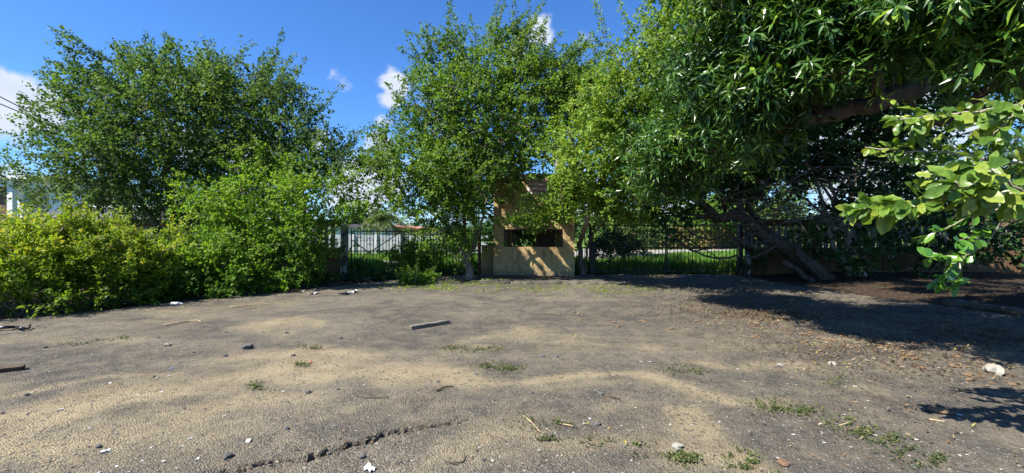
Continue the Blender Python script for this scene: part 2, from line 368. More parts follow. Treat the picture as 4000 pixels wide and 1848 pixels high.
SANDS = [([(-300,1690),(0,1640),(400,1560),(800,1490),(1100,1430),(1450,1435),(1800,1455),(2100,1470),(2350,1462)], [.55,.6,.65,.7,.75,.62,.42,.28,.16], 1.0),
         ([(2100,1470),(2300,1450),(2480,1470),(2600,1515),(2760,1580)], [.2,.16,.2,.22,.2], .95),
         ([(950,1370),(1250,1345),(1500,1370)], [.35,.42,.3], .85), ([(1050,1270),(1250,1262)], [.5,.4], .72),
         ([(180,1480),(450,1450),(800,1440)], [.22,.25,.2], .8), ([(0,1330),(500,1315)], [.35,.3], .45),
         ([(2440,1640),(2600,1690),(2760,1790),(2820,1848)], [.2,.28,.26,.2], .95), ([(1800,1790),(2100,1770),(2400,1800),(2600,1848)], [.28,.3,.3,.3], .62),
         ([(2650,1330),(3100,1340),(3500,1300)], [.3,.3,.3], .5), ([(2750,1390),(3050,1410),(3300,1440)], [.22,.2,.2], .6), ([(2300,1500),(2700,1540),(3100,1600)], [.15,.2,.2], .5),
         ([(3480,1530),(3800,1600)], [.14,.12], .65), ([(1750,1340),(2200,1330),(2500,1350)], [.45,.5,.4], .55), ([(3300,1260),(4000,1400)], [.25,.3], .5), ([(1450,1560),(1750,1600)], [.25,.2], .45),
         ([(-200,1800),(300,1760),(700,1700),(1100,1560)], [.35,.35,.35,.35], .8), ([(0,1500),(-500,1560)], [.4,.4], .6), ([(600,1240),(1000,1190)], [.5,.6], .4)]
def sand_amt(P):
    P = P+np.stack([vnoise(P,.75,401)-.5, vnoise(P,.75,402)-.5],-1)*1.1+np.stack([vnoise(P,2.3,403)-.5, vnoise(P,2.3,404)-.5],-1)*.45
    s = np.zeros(P.shape[:-1])
    for pts, ws, st in SANDS:
        w = [gnd(*p)[:2] for p in pts]
        for i in range(len(w)-1):
            d, t = seg_d(P, w[i], w[i+1]); ww = ws[i]+(ws[i+1]-ws[i])*t
            s = np.maximum(s, st*np.exp(-(d/ww)**2*.9))
    return s
def build_lot():
    def lines(spans):
        out = []
        for a, b, st in spans: out += list(np.arange(a, b, st))
        return np.array(out)
    xs = lines([(-17,-9,.22),(-9,-2.0,.09),(-2.0,-.15,.0095),(-.15,5,.08),(5,14.2,.12)])
    ys = lines([(-8,2.7,.3),(2.7,3.0,.05),(3.0,3.95,.0095),(3.95,8,.08),(8,17.0,.10)])
    X, Y = np.meshgrid(xs, ys); P = np.stack([X,Y], -1)
    Z = lot_h(P)
    D = np.full(X.shape, 9.); Tt = np.zeros(X.shape); side = np.zeros(X.shape)
    near = (X > -2.6)&(X < .3)&(Y > 2.6)&(Y < 4.3)
    Pn = P[near]; dn = np.full(len(Pn), 9.); tn = np.zeros(len(Pn)); sn = np.zeros(len(Pn)); n = len(CR2)-1
    for i in range(n):
        d, t = seg_d(Pn, CR2[i], CR2[i+1]); b = d < dn
        ab = CR2[i+1]-CR2[i]; cr = ab[0]*(Pn[:,1]-CR2[i][1])-ab[1]*(Pn[:,0]-CR2[i][0])
        dn = np.where(b, d, dn); tn = np.where(b, (i+t)/n, tn); sn = np.where(b, np.sign(cr), sn)
    w = .022*np.sin(np.pi*np.clip(tn*.92+.10, 0, 1))**.7+.009+.006*(vnoise(Pn, 9, 8)-.4)
    dz = -.10*(1-smooth(w*.55, w*1.2, dn))+.020*np.where(sn > 0, 1, .35)*np.exp(-(np.maximum(dn-w,0)/.07)**2)*(dn > w*.6)*np.sin(np.pi*np.clip(tn,0.02,.98))
    dz += .005*(vnoise(Pn, 30, 9)-.5)*np.exp(-(dn/.06)**2)
    Z[near] += dz
    ok = in_lot(P)
    Z = np.where(ok, Z, Z-.03)
    ny, nx = X.shape; I = np.arange(nx*ny).reshape(ny, nx)
    q = np.stack([I[:-1,:-1], I[:-1,1:], I[1:,1:], I[1:,:-1]], -1).reshape(-1,4)
    keep = ok.ravel()[q].any(1); q = q[keep]
    V = np.stack([X,Y,Z], -1).reshape(-1,3)
    used = np.unique(q); mp = np.zeros(len(V), int); mp[used] = np.arange(len(used))
    me = mk_mesh('asphalt_lot', V[used], [mp[q]], smooth=True)
    a = me.attributes.new('sand', 'FLOAT', 'POINT'); a.data.foreach_set('value', sand_amt(P).reshape(-1)[used].astype(np.float32))
    return structure('asphalt_lot', me, M['asphalt'])
build_lot()

def terr(P):
    x, y = P[...,0], P[...,1]
    z = -.045+0*x
    z = z-.75*smooth(33, 50, y)*smooth(4, -2, x)
    z = z+.06*(vnoise(P,.35,12)-.5)*smooth(16.8, 20, y)
    z = z+.30*np.exp(-((x-10.9)/.9)**2-((y-9.2)/1.0)**2)             # soil mound beside the lot
    z = z+.12*smooth(9.6, 11.5, x)*smooth(30,16,y)
    return z
def build_ground():
    g = lambda a, b, n: list(np.linspace(a, b, n, endpoint=False))
    xs = np.array(g(-4000,-400,8)+g(-400,-60,12)+g(-60,-24,24)+g(-24,24,110)+g(24,60,24)+g(60,400,12)+list(np.linspace(400,4000,9)))
    ys = np.array(g(-300,-12,8)+g(-12,30,96)+g(30,70,40)+g(70,500,20)+list(np.linspace(500,6000,12)))
    X, Y = np.meshgrid(xs, ys); P = np.stack([X,Y], -1); Z = terr(P)
    ny, nx = X.shape; I = np.arange(nx*ny).reshape(ny, nx)
    q = np.stack([I[:-1,:-1], I[:-1,1:], I[1:,1:], I[1:,:-1]], -1).reshape(-1,4)
    me = mk_mesh('ground', np.stack([X,Y,Z], -1), [q], smooth=True)
    gr = smooth(17.2, 18.6, Y)*.9+.25*((X < -4)&(Y < 17))+.05
    a = me.attributes.new('green', 'FLOAT', 'POINT'); a.data.foreach_set('value', gr.reshape(-1).astype(np.float32))
    structure('ground', me, M['ground'])
build_ground()
def build_road():                                    # inner driveway beyond the gates
    c = np.array([(-16,22.5),(-10,22.4),(-5,22.8),(0,25),(5,31),(10,38),(20,44),(40,48)],float); wd = [2.0,2.0,2.3,2.8,3.6,4.5,5,5]
    t = np.linspace(0, len(c)-1, 60); P = np.stack([np.interp(t, range(len(c)), c[:,k]) for k in (0,1)], -1); w = np.interp(t, range(len(c)), wd)
    tg = np.gradient(P, axis=0); tg /= np.linalg.norm(tg,axis=1,keepdims=True); nn = np.stack([-tg[:,1], tg[:,0]], -1)
    rows = [P+nn*(w*k)[:,None] for k in np.linspace(-1,1,7)]
    V = np.stack([np.concatenate([r, (terr(r)+.035)[:,None]], 1) for r in rows], 1).reshape(-1,3)
    q = [(i*7+j, i*7+j+1, (i+1)*7+j+1, (i+1)*7+j) for i in range(59) for j in range(6)]
    structure('road', mk_mesh('road', V, [q], smooth=True), M['concrete'])
build_road()
def build_hill():
    x = np.linspace(-5200, 5200, 90); prof = 120*(.35+vnoise(np.stack([x*.0011, x*0],-1),1,21))*(.5+.5*vnoise(np.stack([x*.004,x*0],-1),1,22))
    V = []; n = len(x)
    for k, (dy, f) in enumerate(((0,0),(500,.6),(1000,1),(1600,.5),(2200,0))): V += [[a, 3400+dy, p*f-2] for a, p in zip(x, prof)]
    q = [(k*n+i, k*n+i+1, (k+1)*n+i+1, (k+1)*n+i) for k in range(4) for i in range(n-1)]
    structure('hills', mk_mesh('hills', V, [q], smooth=True), M['hill'])
build_hill()

# ------------------------------------------------------------------ guard booth
D0 = 15.6
bx0, bx1, btop = -0.67, 2.18, 3.46
booth = thing('guard_booth', 'tan plastered guard booth with a wide open window between the two gates', 'booth', (.75, D0, 0))
BROT = math.radians(-8); booth.rotation_euler = (0, 0, BROT)
def brot(p):                                         # a point given for the unturned booth -> world
    x, y = p[0]-.75, p[1]-D0; return (.75+x*math.cos(BROT)-y*math.sin(BROT), D0+x*math.sin(BROT)+y*math.cos(BROT), p[2])
def frame_wall(mb, x0, x1, z0, z1, y0, y1, holes):
    xs = sorted({x0, x1, *[h[0] for h in holes], *[h[1] for h in holes]}); zs = sorted({z0, z1, *[h[2] for h in holes], *[h[3] for h in holes]})
    nx, nz = len(xs), len(zs)
    solid = lambda i, k: 0 <= i < nx-1 and 0 <= k < nz-1 and not any(h[0] <= (xs[i]+xs[i+1])/2 <= h[1] and h[2] <= (zs[k]+zs[k+1])/2 <= h[3] for h in holes)
    V = [[x, y, z] for y in (y0, y1) for z in zs for x in xs]; id_ = lambda i, k, s: s*nx*nz+k*nx+i
    fs = []
    for i in range(nx-1):
        for k in range(nz-1):
            if not solid(i, k): continue
            fs += [(id_(i,k,0), id_(i+1,k,0), id_(i+1,k+1,0), id_(i,k+1,0)), (id_(i,k+1,1), id_(i+1,k+1,1), id_(i+1,k,1), id_(i,k,1))]
            if not solid(i-1,k): fs.append((id_(i,k,1), id_(i,k,0), id_(i,k+1,0), id_(i,k+1,1)))
            if not solid(i+1,k): fs.append((id_(i+1,k,0), id_(i+1,k,1), id_(i+1,k+1,1), id_(i+1,k+1,0)))
            if not solid(i,k-1): fs.append((id_(i,k,1), id_(i+1,k,1), id_(i+1,k,0), id_(i,k,0)))
            if not solid(i,k+1): fs.append((id_(i,k+1,0), id_(i+1,k+1,0), id_(i+1,k+1,1), id_(i,k+1,1)))
    mb.add(V, fs)
wx0, wx1, wz0, wz1 = -.30, 1.78, 1.06, 1.69
b = MB(); frame_wall(b, bx0, bx1, .0, btop, D0, D0+.16, [(wx0, wx1, wz0, wz1)]); part('front_wall', b, M['plaster'], booth)
for x0, x1 in ((bx0, bx0+.16), (bx1-.16, bx1)):
    b = MB(); b.box((x0, D0+.16, 0), (x1, D0+2.4, btop)); part('side_wall', b, M['plaster'], booth)
b = MB(); frame_wall(b, bx0, bx1, 0, btop, D0+2.4, D0+2.56, [(bx0+.3, .62, 1.0, 1.95), (.66, 1.42, .02, 2.1)]); part('back_wall', b, M['plaster'], booth)
b = MB(); b.box((bx0-.12, D0-.02, btop), (bx1+.12, D0+2.7, btop+.16)); part('roof', b, M['concrete'], booth)
b = MB(); b.box((bx0+.17, D0+.17, .02), (bx1-.17, D0+2.39, .10)); part('floor', b, M['concrete'], booth)
b = MB(); b.box((.665, D0+2.33, .1), (1.415, D0+2.38, 2.09)); dr = part('door', b, M['door'], booth)
b = MB(); b.box((1.30, D0+2.29, 1.0), (1.335, D0+2.328, 1.12)); part('handle', b, M['dark_glass'], dr)
b = MB()
for x in (wx0+.03, wx1-.03): b.box((x-.03, D0+.10, wz0+.001), (x+.03, D0+.15, wz1-.001))
b.box((wx0+.06, D0+.105, wz1-.05), (wx1-.06, D0+.145, wz1-.002)); part('window_frame', b, M['iron'], booth)
# spray paint strokes
for stroke in ([(1987,868),(2000,880),(2010,884),(2013,874),(2012,865)], [(2128,884),(2136,891),(2146,884)], [(1985,1050),(2010,1030),(2035,985)], [(1978,985),(1992,1010),(2012,1030),(2050,1000)]):
    b = MB(); pts = [at(x, y, D0) for x, y in stroke]
    for i in range(len(pts)-1):
        p, q = pts[i], pts[i+1]; d = (q-p)/np.linalg.norm(q-p); nrm = np.array([-d[2],0,d[0]])*(.022 if stroke[0][1] < 900 else .006); y = D0-.003-.0006*i
        e = d*.012
        b.add([[*(p-e-nrm)[[0]], y, (p-e-nrm)[2]], [*(q+e-nrm)[[0]], y, (q+e-nrm)[2]], [*(q+e+nrm)[[0]], y, (q+e+nrm)[2]], [*(p-e+nrm)[[0]], y, (p-e+nrm)[2]]], [(0,1,2,3)])
    part('graffiti', b, M['spray'], booth)
# sign
def text_mesh(body, size, loc, name, parent, mat, bold=.004):
    cu = bpy.data.curves.new(name, 'FONT'); cu.body = body; cu.size = size; cu.extrude = .0015; cu.offset = bold; cu.align_x = 'CENTER'; cu.resolution_u = 3
    tmp = bpy.data.objects.new('tmp', cu); COL.objects.link(tmp)
    dg = bpy.context.evaluated_depsgraph_get(); dg.update()
    me = bpy.data.meshes.new_from_object(tmp.evaluated_get(dg)); bpy.data.objects.remove(tmp)
    me.name = name; me.materials.clear()
    o = link(name, me, mat, parent, loc); o.rotation_euler = (math.radians(90),0,0); return o
sc = at(2100, 728, D0)
sign = thing('sign', 'faded white no entry sign with red capital letters high on the booth wall', 'sign', (sc[0], D0, sc[2]))
b = MB(); b.box((sc[0]-.36, D0-.03, sc[2]-.27), (sc[0]+.36, D0-.004, sc[2]+.27)); part('board', b, M['sign_white'], sign)
for k, (w, s) in enumerate((('NO PASE', .165), ('PROPIEDAD', .125), ('PRIVADA', .125))): text_mesh(w, s, (0, -.0325, (.105, -.055, -.205)[k]), 'lettering', sign, M['sign_red'])
sign.location = brot(tuple(sign.location)); sign.rotation_euler = (0, 0, BROT)
# platform with broken kerb in front of the booth
pl = MB()
xs = np.linspace(-1.0, 2.9, 60); fr = 13.55+.13*(vnoise(np.stack([xs*2.3, xs*0],-1),1,31)-.5)+.10*(vnoise(np.stack([xs*9, xs*0],-1),1,32)-.5); hh = .065+.06*(vnoise(np.stack([xs*5, xs*0],-1),1,33)-.5)
n = len(xs); V = [[x, f-.02, -.05] for x, f in zip(xs, fr)]+[[x, f+.015, h-.03] for x, f, h in zip(xs, fr, hh)]+[[x, f+.06, h] for x, f, h in zip(xs, fr, hh)]+[[x, 15.75, .06] for x in xs]
pl.add(V, [(k*n+i, k*n+i+1, (k+1)*n+i+1, (k+1)*n+i) for k in range(3) for i in range(n-1)]+[(0, n, 2*n, 3*n), (n-1, 4*n-1, 3*n-1, 2*n-1)])
structure('kerb_platform', pl.mesh('kerb_platform'), M['kerb'])
# low wing wall and red post left of the booth
b = MB(); b.box((-1.13, 16.5, 0), (-.68, 16.72, 1.06)); b.box((-1.15, 16.48, 1.06), (-.675, 16.74, 1.10))
single('wing_wall', b, M['plaster'], 'low tan plastered wall stub joined to the left side of the booth', 'wall', (-.9, 16.6, 0))
b = MB(); b.box((-1.24, 16.5, 0), (-1.15, 16.6, 1.72)); b.lathe([(.055,0),(.055,.03),(.02,.06)], (-1.195,16.55,1.72), 8)
single('gate_post', b, M['rust'], 'dark oxide red iron post beside the low tan wall stub', 'post', (-1.2, 16.55, 0))

# ------------------------------------------------------------------ gates
GY = 17.0
def bar_mesh(z0, z1, collar, w=.022):
    b = MB(); b.bar((0,0,z0), (0,0,z1-.05), w); b.add([[-w/2,-w/2,z1-.05],[w/2,-w/2,z1-.05],[w/2,w/2,z1-.05],[-w/2,w/2,z1-.05],[0,0,z1]], [(0,1,4),(1,2,4),(2,3,4),(3,0,4)])
    for z in collar: b.lathe([(w*.55,-.035),(w*1.25,-.012),(w*1.25,.012),(w*.55,.035)], (0,0,z), 6)
    return b.mesh('bar')
def gate(name, label, x0, x1, z0, z1, zm, mid, step, collar, braces, scrolls=()):
    g = thing(name, label, 'gate', ((x0+x1)/2, GY, 0)); L0 = np.array(g.location)
    for z in (z0+.03, zm, z1-.06):
        b = MB(); b.bar((x0, GY+.02, z), (x1, GY+.02, z), .028, .04, up=(0,0,1)); part('rail', b, M['iron'], g)
    for x in (x0, mid-.03, mid+.03, x1):
        b = MB(); b.bar((x, GY+.022, z0), (x, GY+.022, z1), .04, .036, up=(0,1,0)); part('stile', b, M['iron'], g)
    me = bar_mesh(z0, z1+.05, collar); me.materials.append(M['iron'])
    n = int((x1-x0)/step)
    for i in range(1, n):
        x = x0+(x1-x0)*i/n
        if abs(x-mid) < .06: continue
        o = link('bar', me, None, g, (x-L0[0], R.normal(0,.003), R.normal(0,.006))); o.rotation_euler = (R.normal(0,.004), R.normal(0,.008), 0)
    for p, q in braces:
        b = MB(); b.bar((p[0], GY-.018, p[1]), (q[0], GY-.018, q[1]), .03, .03, up=(0,1,0)); part('brace', b, M['iron'], g)
    for cx, cz in scrolls:
        b = MB()
        for sx in (-1, 1):
            for sz in (-1, 1):
                th = np.linspace(0, 4.6, 14); r = .075*(1-th/6.5); b.tube(np.stack([cx+sx*(.06+r*np.cos(th)-.03), np.full(14, GY-.012), cz+sz*(.07+r*np.sin(th))], -1), .009, 5)
        part('scroll', b, M['iron'], g)
    return g
pxx = lambda px: (px-2000)/F*GY
pzz = lambda py: H+(HZ-py)/F*GY
gate('gate', 'black iron double gate left of the booth with collared bars and a bush growing through', pxx(1372), pxx(1868), .03, pzz(897), pzz(981), pxx(1578), .121, [pzz(940)],
     [((pxx(1572), pzz(903)), (pxx(1376), pzz(1030))), ((pxx(1586), pzz(903)), (pxx(1862), pzz(1058))), ((pxx(1376), pzz(938)), (pxx(1460), pzz(1000)))], [(pxx(1445), pzz(943)), (pxx(1582), pzz(940))])
gate('gate', 'black iron double gate right of the booth with plain bars and crossing braces', pxx(2325), pxx(2880), .04, pzz(876), pzz(967), pxx(2604), .142, [],
     [((pxx(2597), pzz(888)), (pxx(2340), pzz(1040))), ((pxx(2611), pzz(888)), (pxx(2866), pzz(1045)))])
# narrow fixed panel between the booth and the right gate
g = thing('railing', 'narrow black iron railing filling the gap right of the booth', 'railing', ((bx1+pxx(2300))/2, GY, 0)); L0 = np.array(g.location)
for z in (.1, pzz(967), pzz(882)):
    b = MB(); b.bar((bx1+.0, GY+.02, z), (pxx(2300), GY+.02, z), .028, .04); part('rail', b, M['iron'], g)
me = bar_mesh(.05, pzz(876), []); me.materials.append(M['iron'])
for i in range(1, 5): link('bar', me, None, g, (bx1+(pxx(2300)-bx1)*i/5-L0[0], 0, 0))
def post(px, w, zt, mat, label, dy=0):
    b = MB(); x = pxx(px); b.box((x-w/2, GY-w/2+dy, -.05), (x+w/2, GY+w/2+dy, zt)); b.box((x-w/2-.02, GY-w/2-.02+dy, zt), (x+w/2+.02, GY+w/2+.02+dy, zt+.035))
    b.add([[x-w/2,GY-w/2+dy,zt+.035],[x+w/2,GY-w/2+dy,zt+.035],[x+w/2,GY+w/2+dy,zt+.035],[x-w/2,GY+w/2+dy,zt+.035],[x,GY+dy,zt+.09]], [(0,1,4),(1,2,4),(2,3,4),(3,0,4)])
    single('gate_post', b, mat, label, 'post', (x, GY, 0))
post(1346, .22, 1.80, M['peel'], 'thick dark post with peeling paint at the left end of the left gate')
post(2312, .20, 1.88, M['iron'], 'square black iron post at the left end of the right gate')
post(2893, .13, 1.85, M['iron'], 'slim black post closing the right end of the right gate')
post(2912, .15, 1.80, M['peel'], 'post with peeling white paint at the right end of the right gate', -.16)

# ------------------------------------------------------------------ cast concrete fences
def baluster_mesh():
    prof = [(-.075,0),(.075,0),(.08,.10),(.06,.34),(.085,.56),(.05,.70),(.04,.82),(-.04,.82),(-.05,.70),(-.085,.56),(-.06,.34),(-.08,.10)]
    b = MB(); b.prism(prof, -.035, .035); return b.mesh('baluster')
BAL = baluster_mesh(); BAL.materials.append(M['baluster'])
def fence(label, x0, x1):
    f = thing('fence', label, 'fence', ((x0+x1)/2, GY, 0)); L0 = np.array(f.location)
    b = MB(); b.box((x0, GY-.09, -.1), (x1, GY+.09, 1.0)); part('base_wall', b, M['fence_wall'], f)
    b = MB(); b.box((x0, GY-.08, 1.822), (x1, GY+.08, 2.02)); b.box((x0, GY-.11, 2.02), (x1, GY+.11, 2.06)); part('coping', b, M['fence_wall'], f)
    n = int((x1-x0)/.255)
    for i in range(n): link('baluster', BAL, None, f, (x0+.13+i*.255-L0[0], R.normal(0,.004), 1.001))
    for i in range(1, 5):
        x = x0+(x1-x0)*i/5; b = MB(); b.box((x-.14, GY-.13, -.1), (x+.14, GY+.13, 2.10)); part('pier', b, M['fence_wall'], f)
fence('cast concrete baluster fence behind the leafy trees left of the left gate', -21.5, pxx(1332))
fence('brown walled baluster fence in deep shade right of the right gate', pxx(2926), 22.0)

# ------------------------------------------------------------------ background buildings, walls
def window(parent, x0, x1, z0, z1, y, louvres=5, mat='white_paint'):
    b = MB(); frame_wall(b, x0-.06, x1+.06, z0-.06, z1+.06, y-.05, y-.002, [(x0, x1, z0, z1)]); w = part('window', b, M[mat], parent)
    b = MB(); b.box((x0, y-.012, z0), (x1, y-.004, z1)); part('pane', b, M['dark_glass'], w)
    for i in range(louvres):
        z = z0+(z1-z0)*(i+.5)/louvres; b = MB(); b.box((x0+.01, y-.04, z-.035), (x1-.01, y-.016, z+.025)); part('louvre', b, M[mat], w)
def gwall():
    A, B = at(1100, 905, 31.0), at(1900, 905, 33.5); wl = thing('boundary_wall', 'long grey concrete wall in front of the houses beyond the left gate', 'wall', (-9, 32, 0))
    n = 9
    for i in range(n):
        p = A+(B-A)*i/n; q = A+(B-A)*(i+1)/n; d = (q-p)/np.linalg.norm(q-p); nn = np.array([-d[1], d[0], 0])*.08
        h0 = 1.42-.2*i/n
        b = MB(); V = [[*(e+s*nn)[:2], z] for z in (-.4, h0) for e in (p+d*.006, q-d*.006) for s in (-1,1)]
        b.add(V, [(0,2,3,1),(4,5,7,6),(0,4,6,2),(1,3,7,5),(0,1,5,4),(2,6,7,3)]); part('panel', b, M['grey_wall'], wl)
    for i in range(n+1):
        p = A+(B-A)*i/n; b = MB(); b.box((p[0]-.11, p[1]-.13, -.4), (p[0]+.11, p[1]+.13, 1.5-.2*i/n)); part('pier', b, M['grey_wall'], wl)
gwall()
def house_grey():
    d = 56; X = lambda px: (px-2000)/F*d; Z = lambda py: H+(HZ-py)/F*d
    h = thing('house', 'low grey house with a dark flat parapet behind the palm', 'house', (X(1400), d, -.8))
    b = MB(); b.box((X(1290), d, -.9), (X(1508), d+9, Z(889))); part('wall', b, M['grey_wall'], h)
    b = MB(); b.box((X(1285)-.3, d-.6, Z(889)), (X(1512)+.1, d+9.3, Z(886))); b.box((X(1288), d-.4, Z(886)), (X(1510), d+9.2, Z(876))); part('roof', b, M['dark_parapet'], h)
    window(h, X(1457), X(1466), Z(925), Z(905), d); window(h, X(1480), X(1489), Z(925), Z(905), d)
    rk = MB()
    for x in (1425, 1440, 1460, 1475): rk.bar((X(x), d+3, Z(876)), (X(x), d+3, Z(868)), .06)
    rk.bar((X(1420), d+3, Z(868)), (X(1480), d+3, Z(868)), .08); rk.bar((X(1430), d+3, Z(872)), (X(1470), d+3, Z(872)), .06); part('roof_rack', rk, M['iron_pale'], h)
house_grey()
def house_yellow():
    d = 60; X = lambda px: (px-2000)/F*d; Z = lambda py: H+(HZ-py)/F*d
    h = thing('house', 'ochre yellow house with a terracotta pink roof beyond the left gate', 'house', (X(1600), d, -.8))
    b = MB(); b.prism([(X(1512), -.9), (X(1720), -.9), (X(1720), Z(899)), (X(1640), Z(897)), (X(1540), Z(886)), (X(1512), Z(890))], d, d+10); part('wall', b, M['yellow_wall'], h)
    b = MB(); b.prism([(X(1505), Z(891)), (X(1540), Z(884)), (X(1640), Z(895)), (X(1725), Z(897)), (X(1725), Z(893)), (X(1640), Z(889)), (X(1538), Z(879)), (X(1503), Z(887))], d-.8, d+10.4); part('roof', b, M['roof_red'], h)
    window(h, X(1572), X(1602), Z(927), Z(912), d, 5); window(h, X(1640), X(1650), Z(925), Z(910), d, 4, 'yellow_wall'); window(h, X(1690), X(1702), Z(925), Z(910), d, 4)
    b = MB(); b.tube([[X(1592), d+2, Z(890)], [X(1592), d+2, Z(838)]], .04, 6); part('aerial', b, M['iron_pale'], h)
house_yellow()
def house_white():
    d = 24.0; X = lambda px: (px-2000)/F*d; Z = lambda py: H+(HZ-py)/F*d
    h = thing('house', 'white two storey house with an arched opening at the left edge', 'house', (X(60), d, 0))
    zt = Z(700)
    b = MB(); frame_wall(b, X(-330), X(48), -.1, zt, d, d+.25, [(X(-60), X(27), 1.9, Z(728))]); part('front_wall', b, M['white_wall'], h)
    # arched loggia set back
    b = MB(); cx, r = X(108), .62; zb = Z(880); poly = []
    x0, x1 = X(50), X(300); zs = Z(775)
    th = np.linspace(math.pi, 0, 15)
    arch = [(cx+r*math.cos(a), zs+r*math.sin(a)) for a in th]
    y0, y1 = d+.5, d+.72
    top = [(x, zt-.02) for x, _ in arch]
    for i in range(14):
        b.prism([arch[i], arch[i+1], (arch[i+1][0], zt-.02), (arch[i][0], zt-.02)], y0, y1)
    b.box((x0, y0, -.1), (cx-r, y1, zt-.02)); b.box((cx+r, y0, -.1), (x1, y1, zt-.02)); b.box((cx-r, y0, -.1), (cx+r, y1, 2.05)); part('arcade_wall', b, M['white_wall'], h)
    b = MB(); b.box((X(-330), d+4.5, -.1), (x1, d+4.7, zt)); part('back_wall', b, M['white_wall'], h)
    b = MB(); b.box((X(-60), d+.27, 1.9), (X(40), d+.33, Z(722))); part('door', b, M['door'], h)
    b = MB(); b.box((X(-335), d-.3, zt), (x1+.2, d+5, zt+.16)); part('roof', b, M['white_wall'], h)
    b = MB(); b.box((X(-330), d+.3, 1.95), (x1, d+4.4, 2.03)); part('floor', b, M['concrete'], h)
    b = MB(); b.box((X(40), d-.02, 2.0), (x1, d+.06, 2.06))
    for i in range(9): x = X(45)+(x1-X(45))*i/8; b.box((x-.02, d, 1.2), (x+.02, d+.04, 2.0))
    part('railing', b, M['iron_pale'], h)
house_white()
def shed():
    d0, d1 = 19.3, 22.0; xa, xb = (95-2000)/F*20, (690-2000)/F*20
    z0, z1 = 2.06, 2.78
    s = thing('shed', 'open shed with a grey corrugated metal roof behind the yellow bush', 'shed', ((xa+xb)/2, 20.5, 0))
    n = 190; xs = np.linspace(xa, xb, n); w = .022*np.sin(np.arange(n)*1.6)
    V = [[x, d0, z0+a] for x, a in zip(xs, w)]+[[x, d1, z1+a] for x, a in zip(xs, w)]; V += [[x, y, z-.02] for x, y, z in V]
    b = MB(); b.add(V, [(i, i+1, n+i+1, n+i) for i in range(n-1)]+[(2*n+i+1, 2*n+i, 3*n+i, 3*n+i+1) for i in range(n-1)]+[(i, 2*n+i, 2*n+i+1, i+1) for i in range(n-1)]); part('roof', b, M['metal_roof'], s)
    b = MB(); b.box((xa+1.2, d1-.02, z1+.03), (xb, d1+.5, z1+.14)); part('ridge_flashing', b, M['white_paint'], s)
    b = MB(); b.box((xa, d0+.02, z0-.16), (xb, d0+.1, z0-.03)); part('fascia', b, M['iron'], s)
    b = MB(); b.box((xa+.1, d1-.2, 0), (xb-.1, d1-.05, z1-.12)); part('wall', b, M['white_wall'], s)
    for i in range(5):
        x = xa+.2+(xb-xa-.4)*i/4; b = MB(); b.box((x-.05, d0+.12, -.1), (x+.05, d0+.22, z0-.0)); part('post', b, M['iron_pale'], s)
shed()
def power():
    p0 = at(430, 560, 23.5); b = MB(); b.tube([[p0[0], 23.5, -.2], [p0[0], 23.5, 4], [p0[0], 23.5, 7.0]], [.14,.12,.10], 8); b.bar((p0[0]-.7,23.4,6.4),(p0[0]+.7,23.4,6.4), .1)
    single('utility_pole', b, M['wood_dark'], 'wooden utility pole hidden in the crown of the large left tree', 'pole', (p0[0],23.5,0))
    for k, (ya, yb) in enumerate(((372,487),(400,493))):
        a = at(-600, ya-(yb-ya)*2.75, 20.5); e = at(215, yb, 23.0); e2 = np.array([p0[0]+(-.5,.5)[k], 23.4, 6.45])
        pts = []
        for t in np.linspace(0,1,24):
            p = a*(1-t)+e*t; p[2] -= .25*4*t*(1-t)*.3; pts.append(p)
        for t in np.linspace(0,1,6)[1:]: p = e*(1-t)+e2*t; pts.append(p)
        b = MB(); b.tube(pts, .027, 5); single('power_line', b, M['black_plastic'], ('upper','lower')[k]+' of the two black cables crossing the sky at the left edge', 'cable', a)
power()

# ------------------------------------------------------------------ vegetation
def norm(a): return a/(np.linalg.norm(a, axis=-1, keepdims=True)+1e-9)
def leaf_tpl(stations, fold=.15, droop=.15):         # stations: (t along, half width); returns verts, tri/quad faces
    V = []; rows = []
    for t, w in stations:
        z = -droop*t*t
        if w == 0: rows.append([len(V)]); V.append([0, t, z])
        else: rows.append([len(V), len(V)+1, len(V)+2]); V += [[-w, t, z+fold*w], [0, t, z], [w, t, z+fold*w]]
    Fq, Ft = [], []
    for a, b in zip(rows, rows[1:]):
        if len(a) == 1 and len(b) == 3: Ft += [(a[0], b[1], b[0]), (a[0], b[2], b[1])]
        elif len(a) == 3 and len(b) == 1: Ft += [(a[0], a[1], b[0]), (a[1], a[2], b[0])]
        else: Fq += [(a[0], a[1], b[1], b[0]), (a[1], a[2], b[2], b[1])]
    return np.array(V), np.array(Fq, int).reshape(-1,4), np.array(Ft, int).reshape(-1,3)
T_NARROW = (np.array([[0,0,0],[-.27,.45,.04],[0,1,-.08],[.27,.45,.04]]), np.array([[0,3,2,1]]), np.zeros((0,3), int))
T_SMALL = (np.array([[0,0,0],[-.42,.5,.04],[0,1,-.06],[.42,.5,.04]]), np.array([[0,3,2,1]]), np.zeros((0,3), int))
T_MANGO = leaf_tpl([(0,0),(.3,.115),(.68,.10),(1,0)], .35, .22)
T_MANGO_LO = leaf_tpl([(0,0),(.45,.12),(1,0)], .35, .24)
T_OVAL = leaf_tpl([(0,0),(.2,.18),(.5,.27),(.8,.2),(1,0)], .3, .15)
T_BLADE = (np.array([[-.03,0,0],[.03,0,0],[.018,.6,.02],[0,1,.12],[-.018,.6,.02]]), np.array([[0,1,2,4]]), np.array([[4,2,3]]))
def basis(dr, nr):
    y = norm(dr); x = norm(np.cross(y, nr)); z = np.cross(x, y); return x, y, z
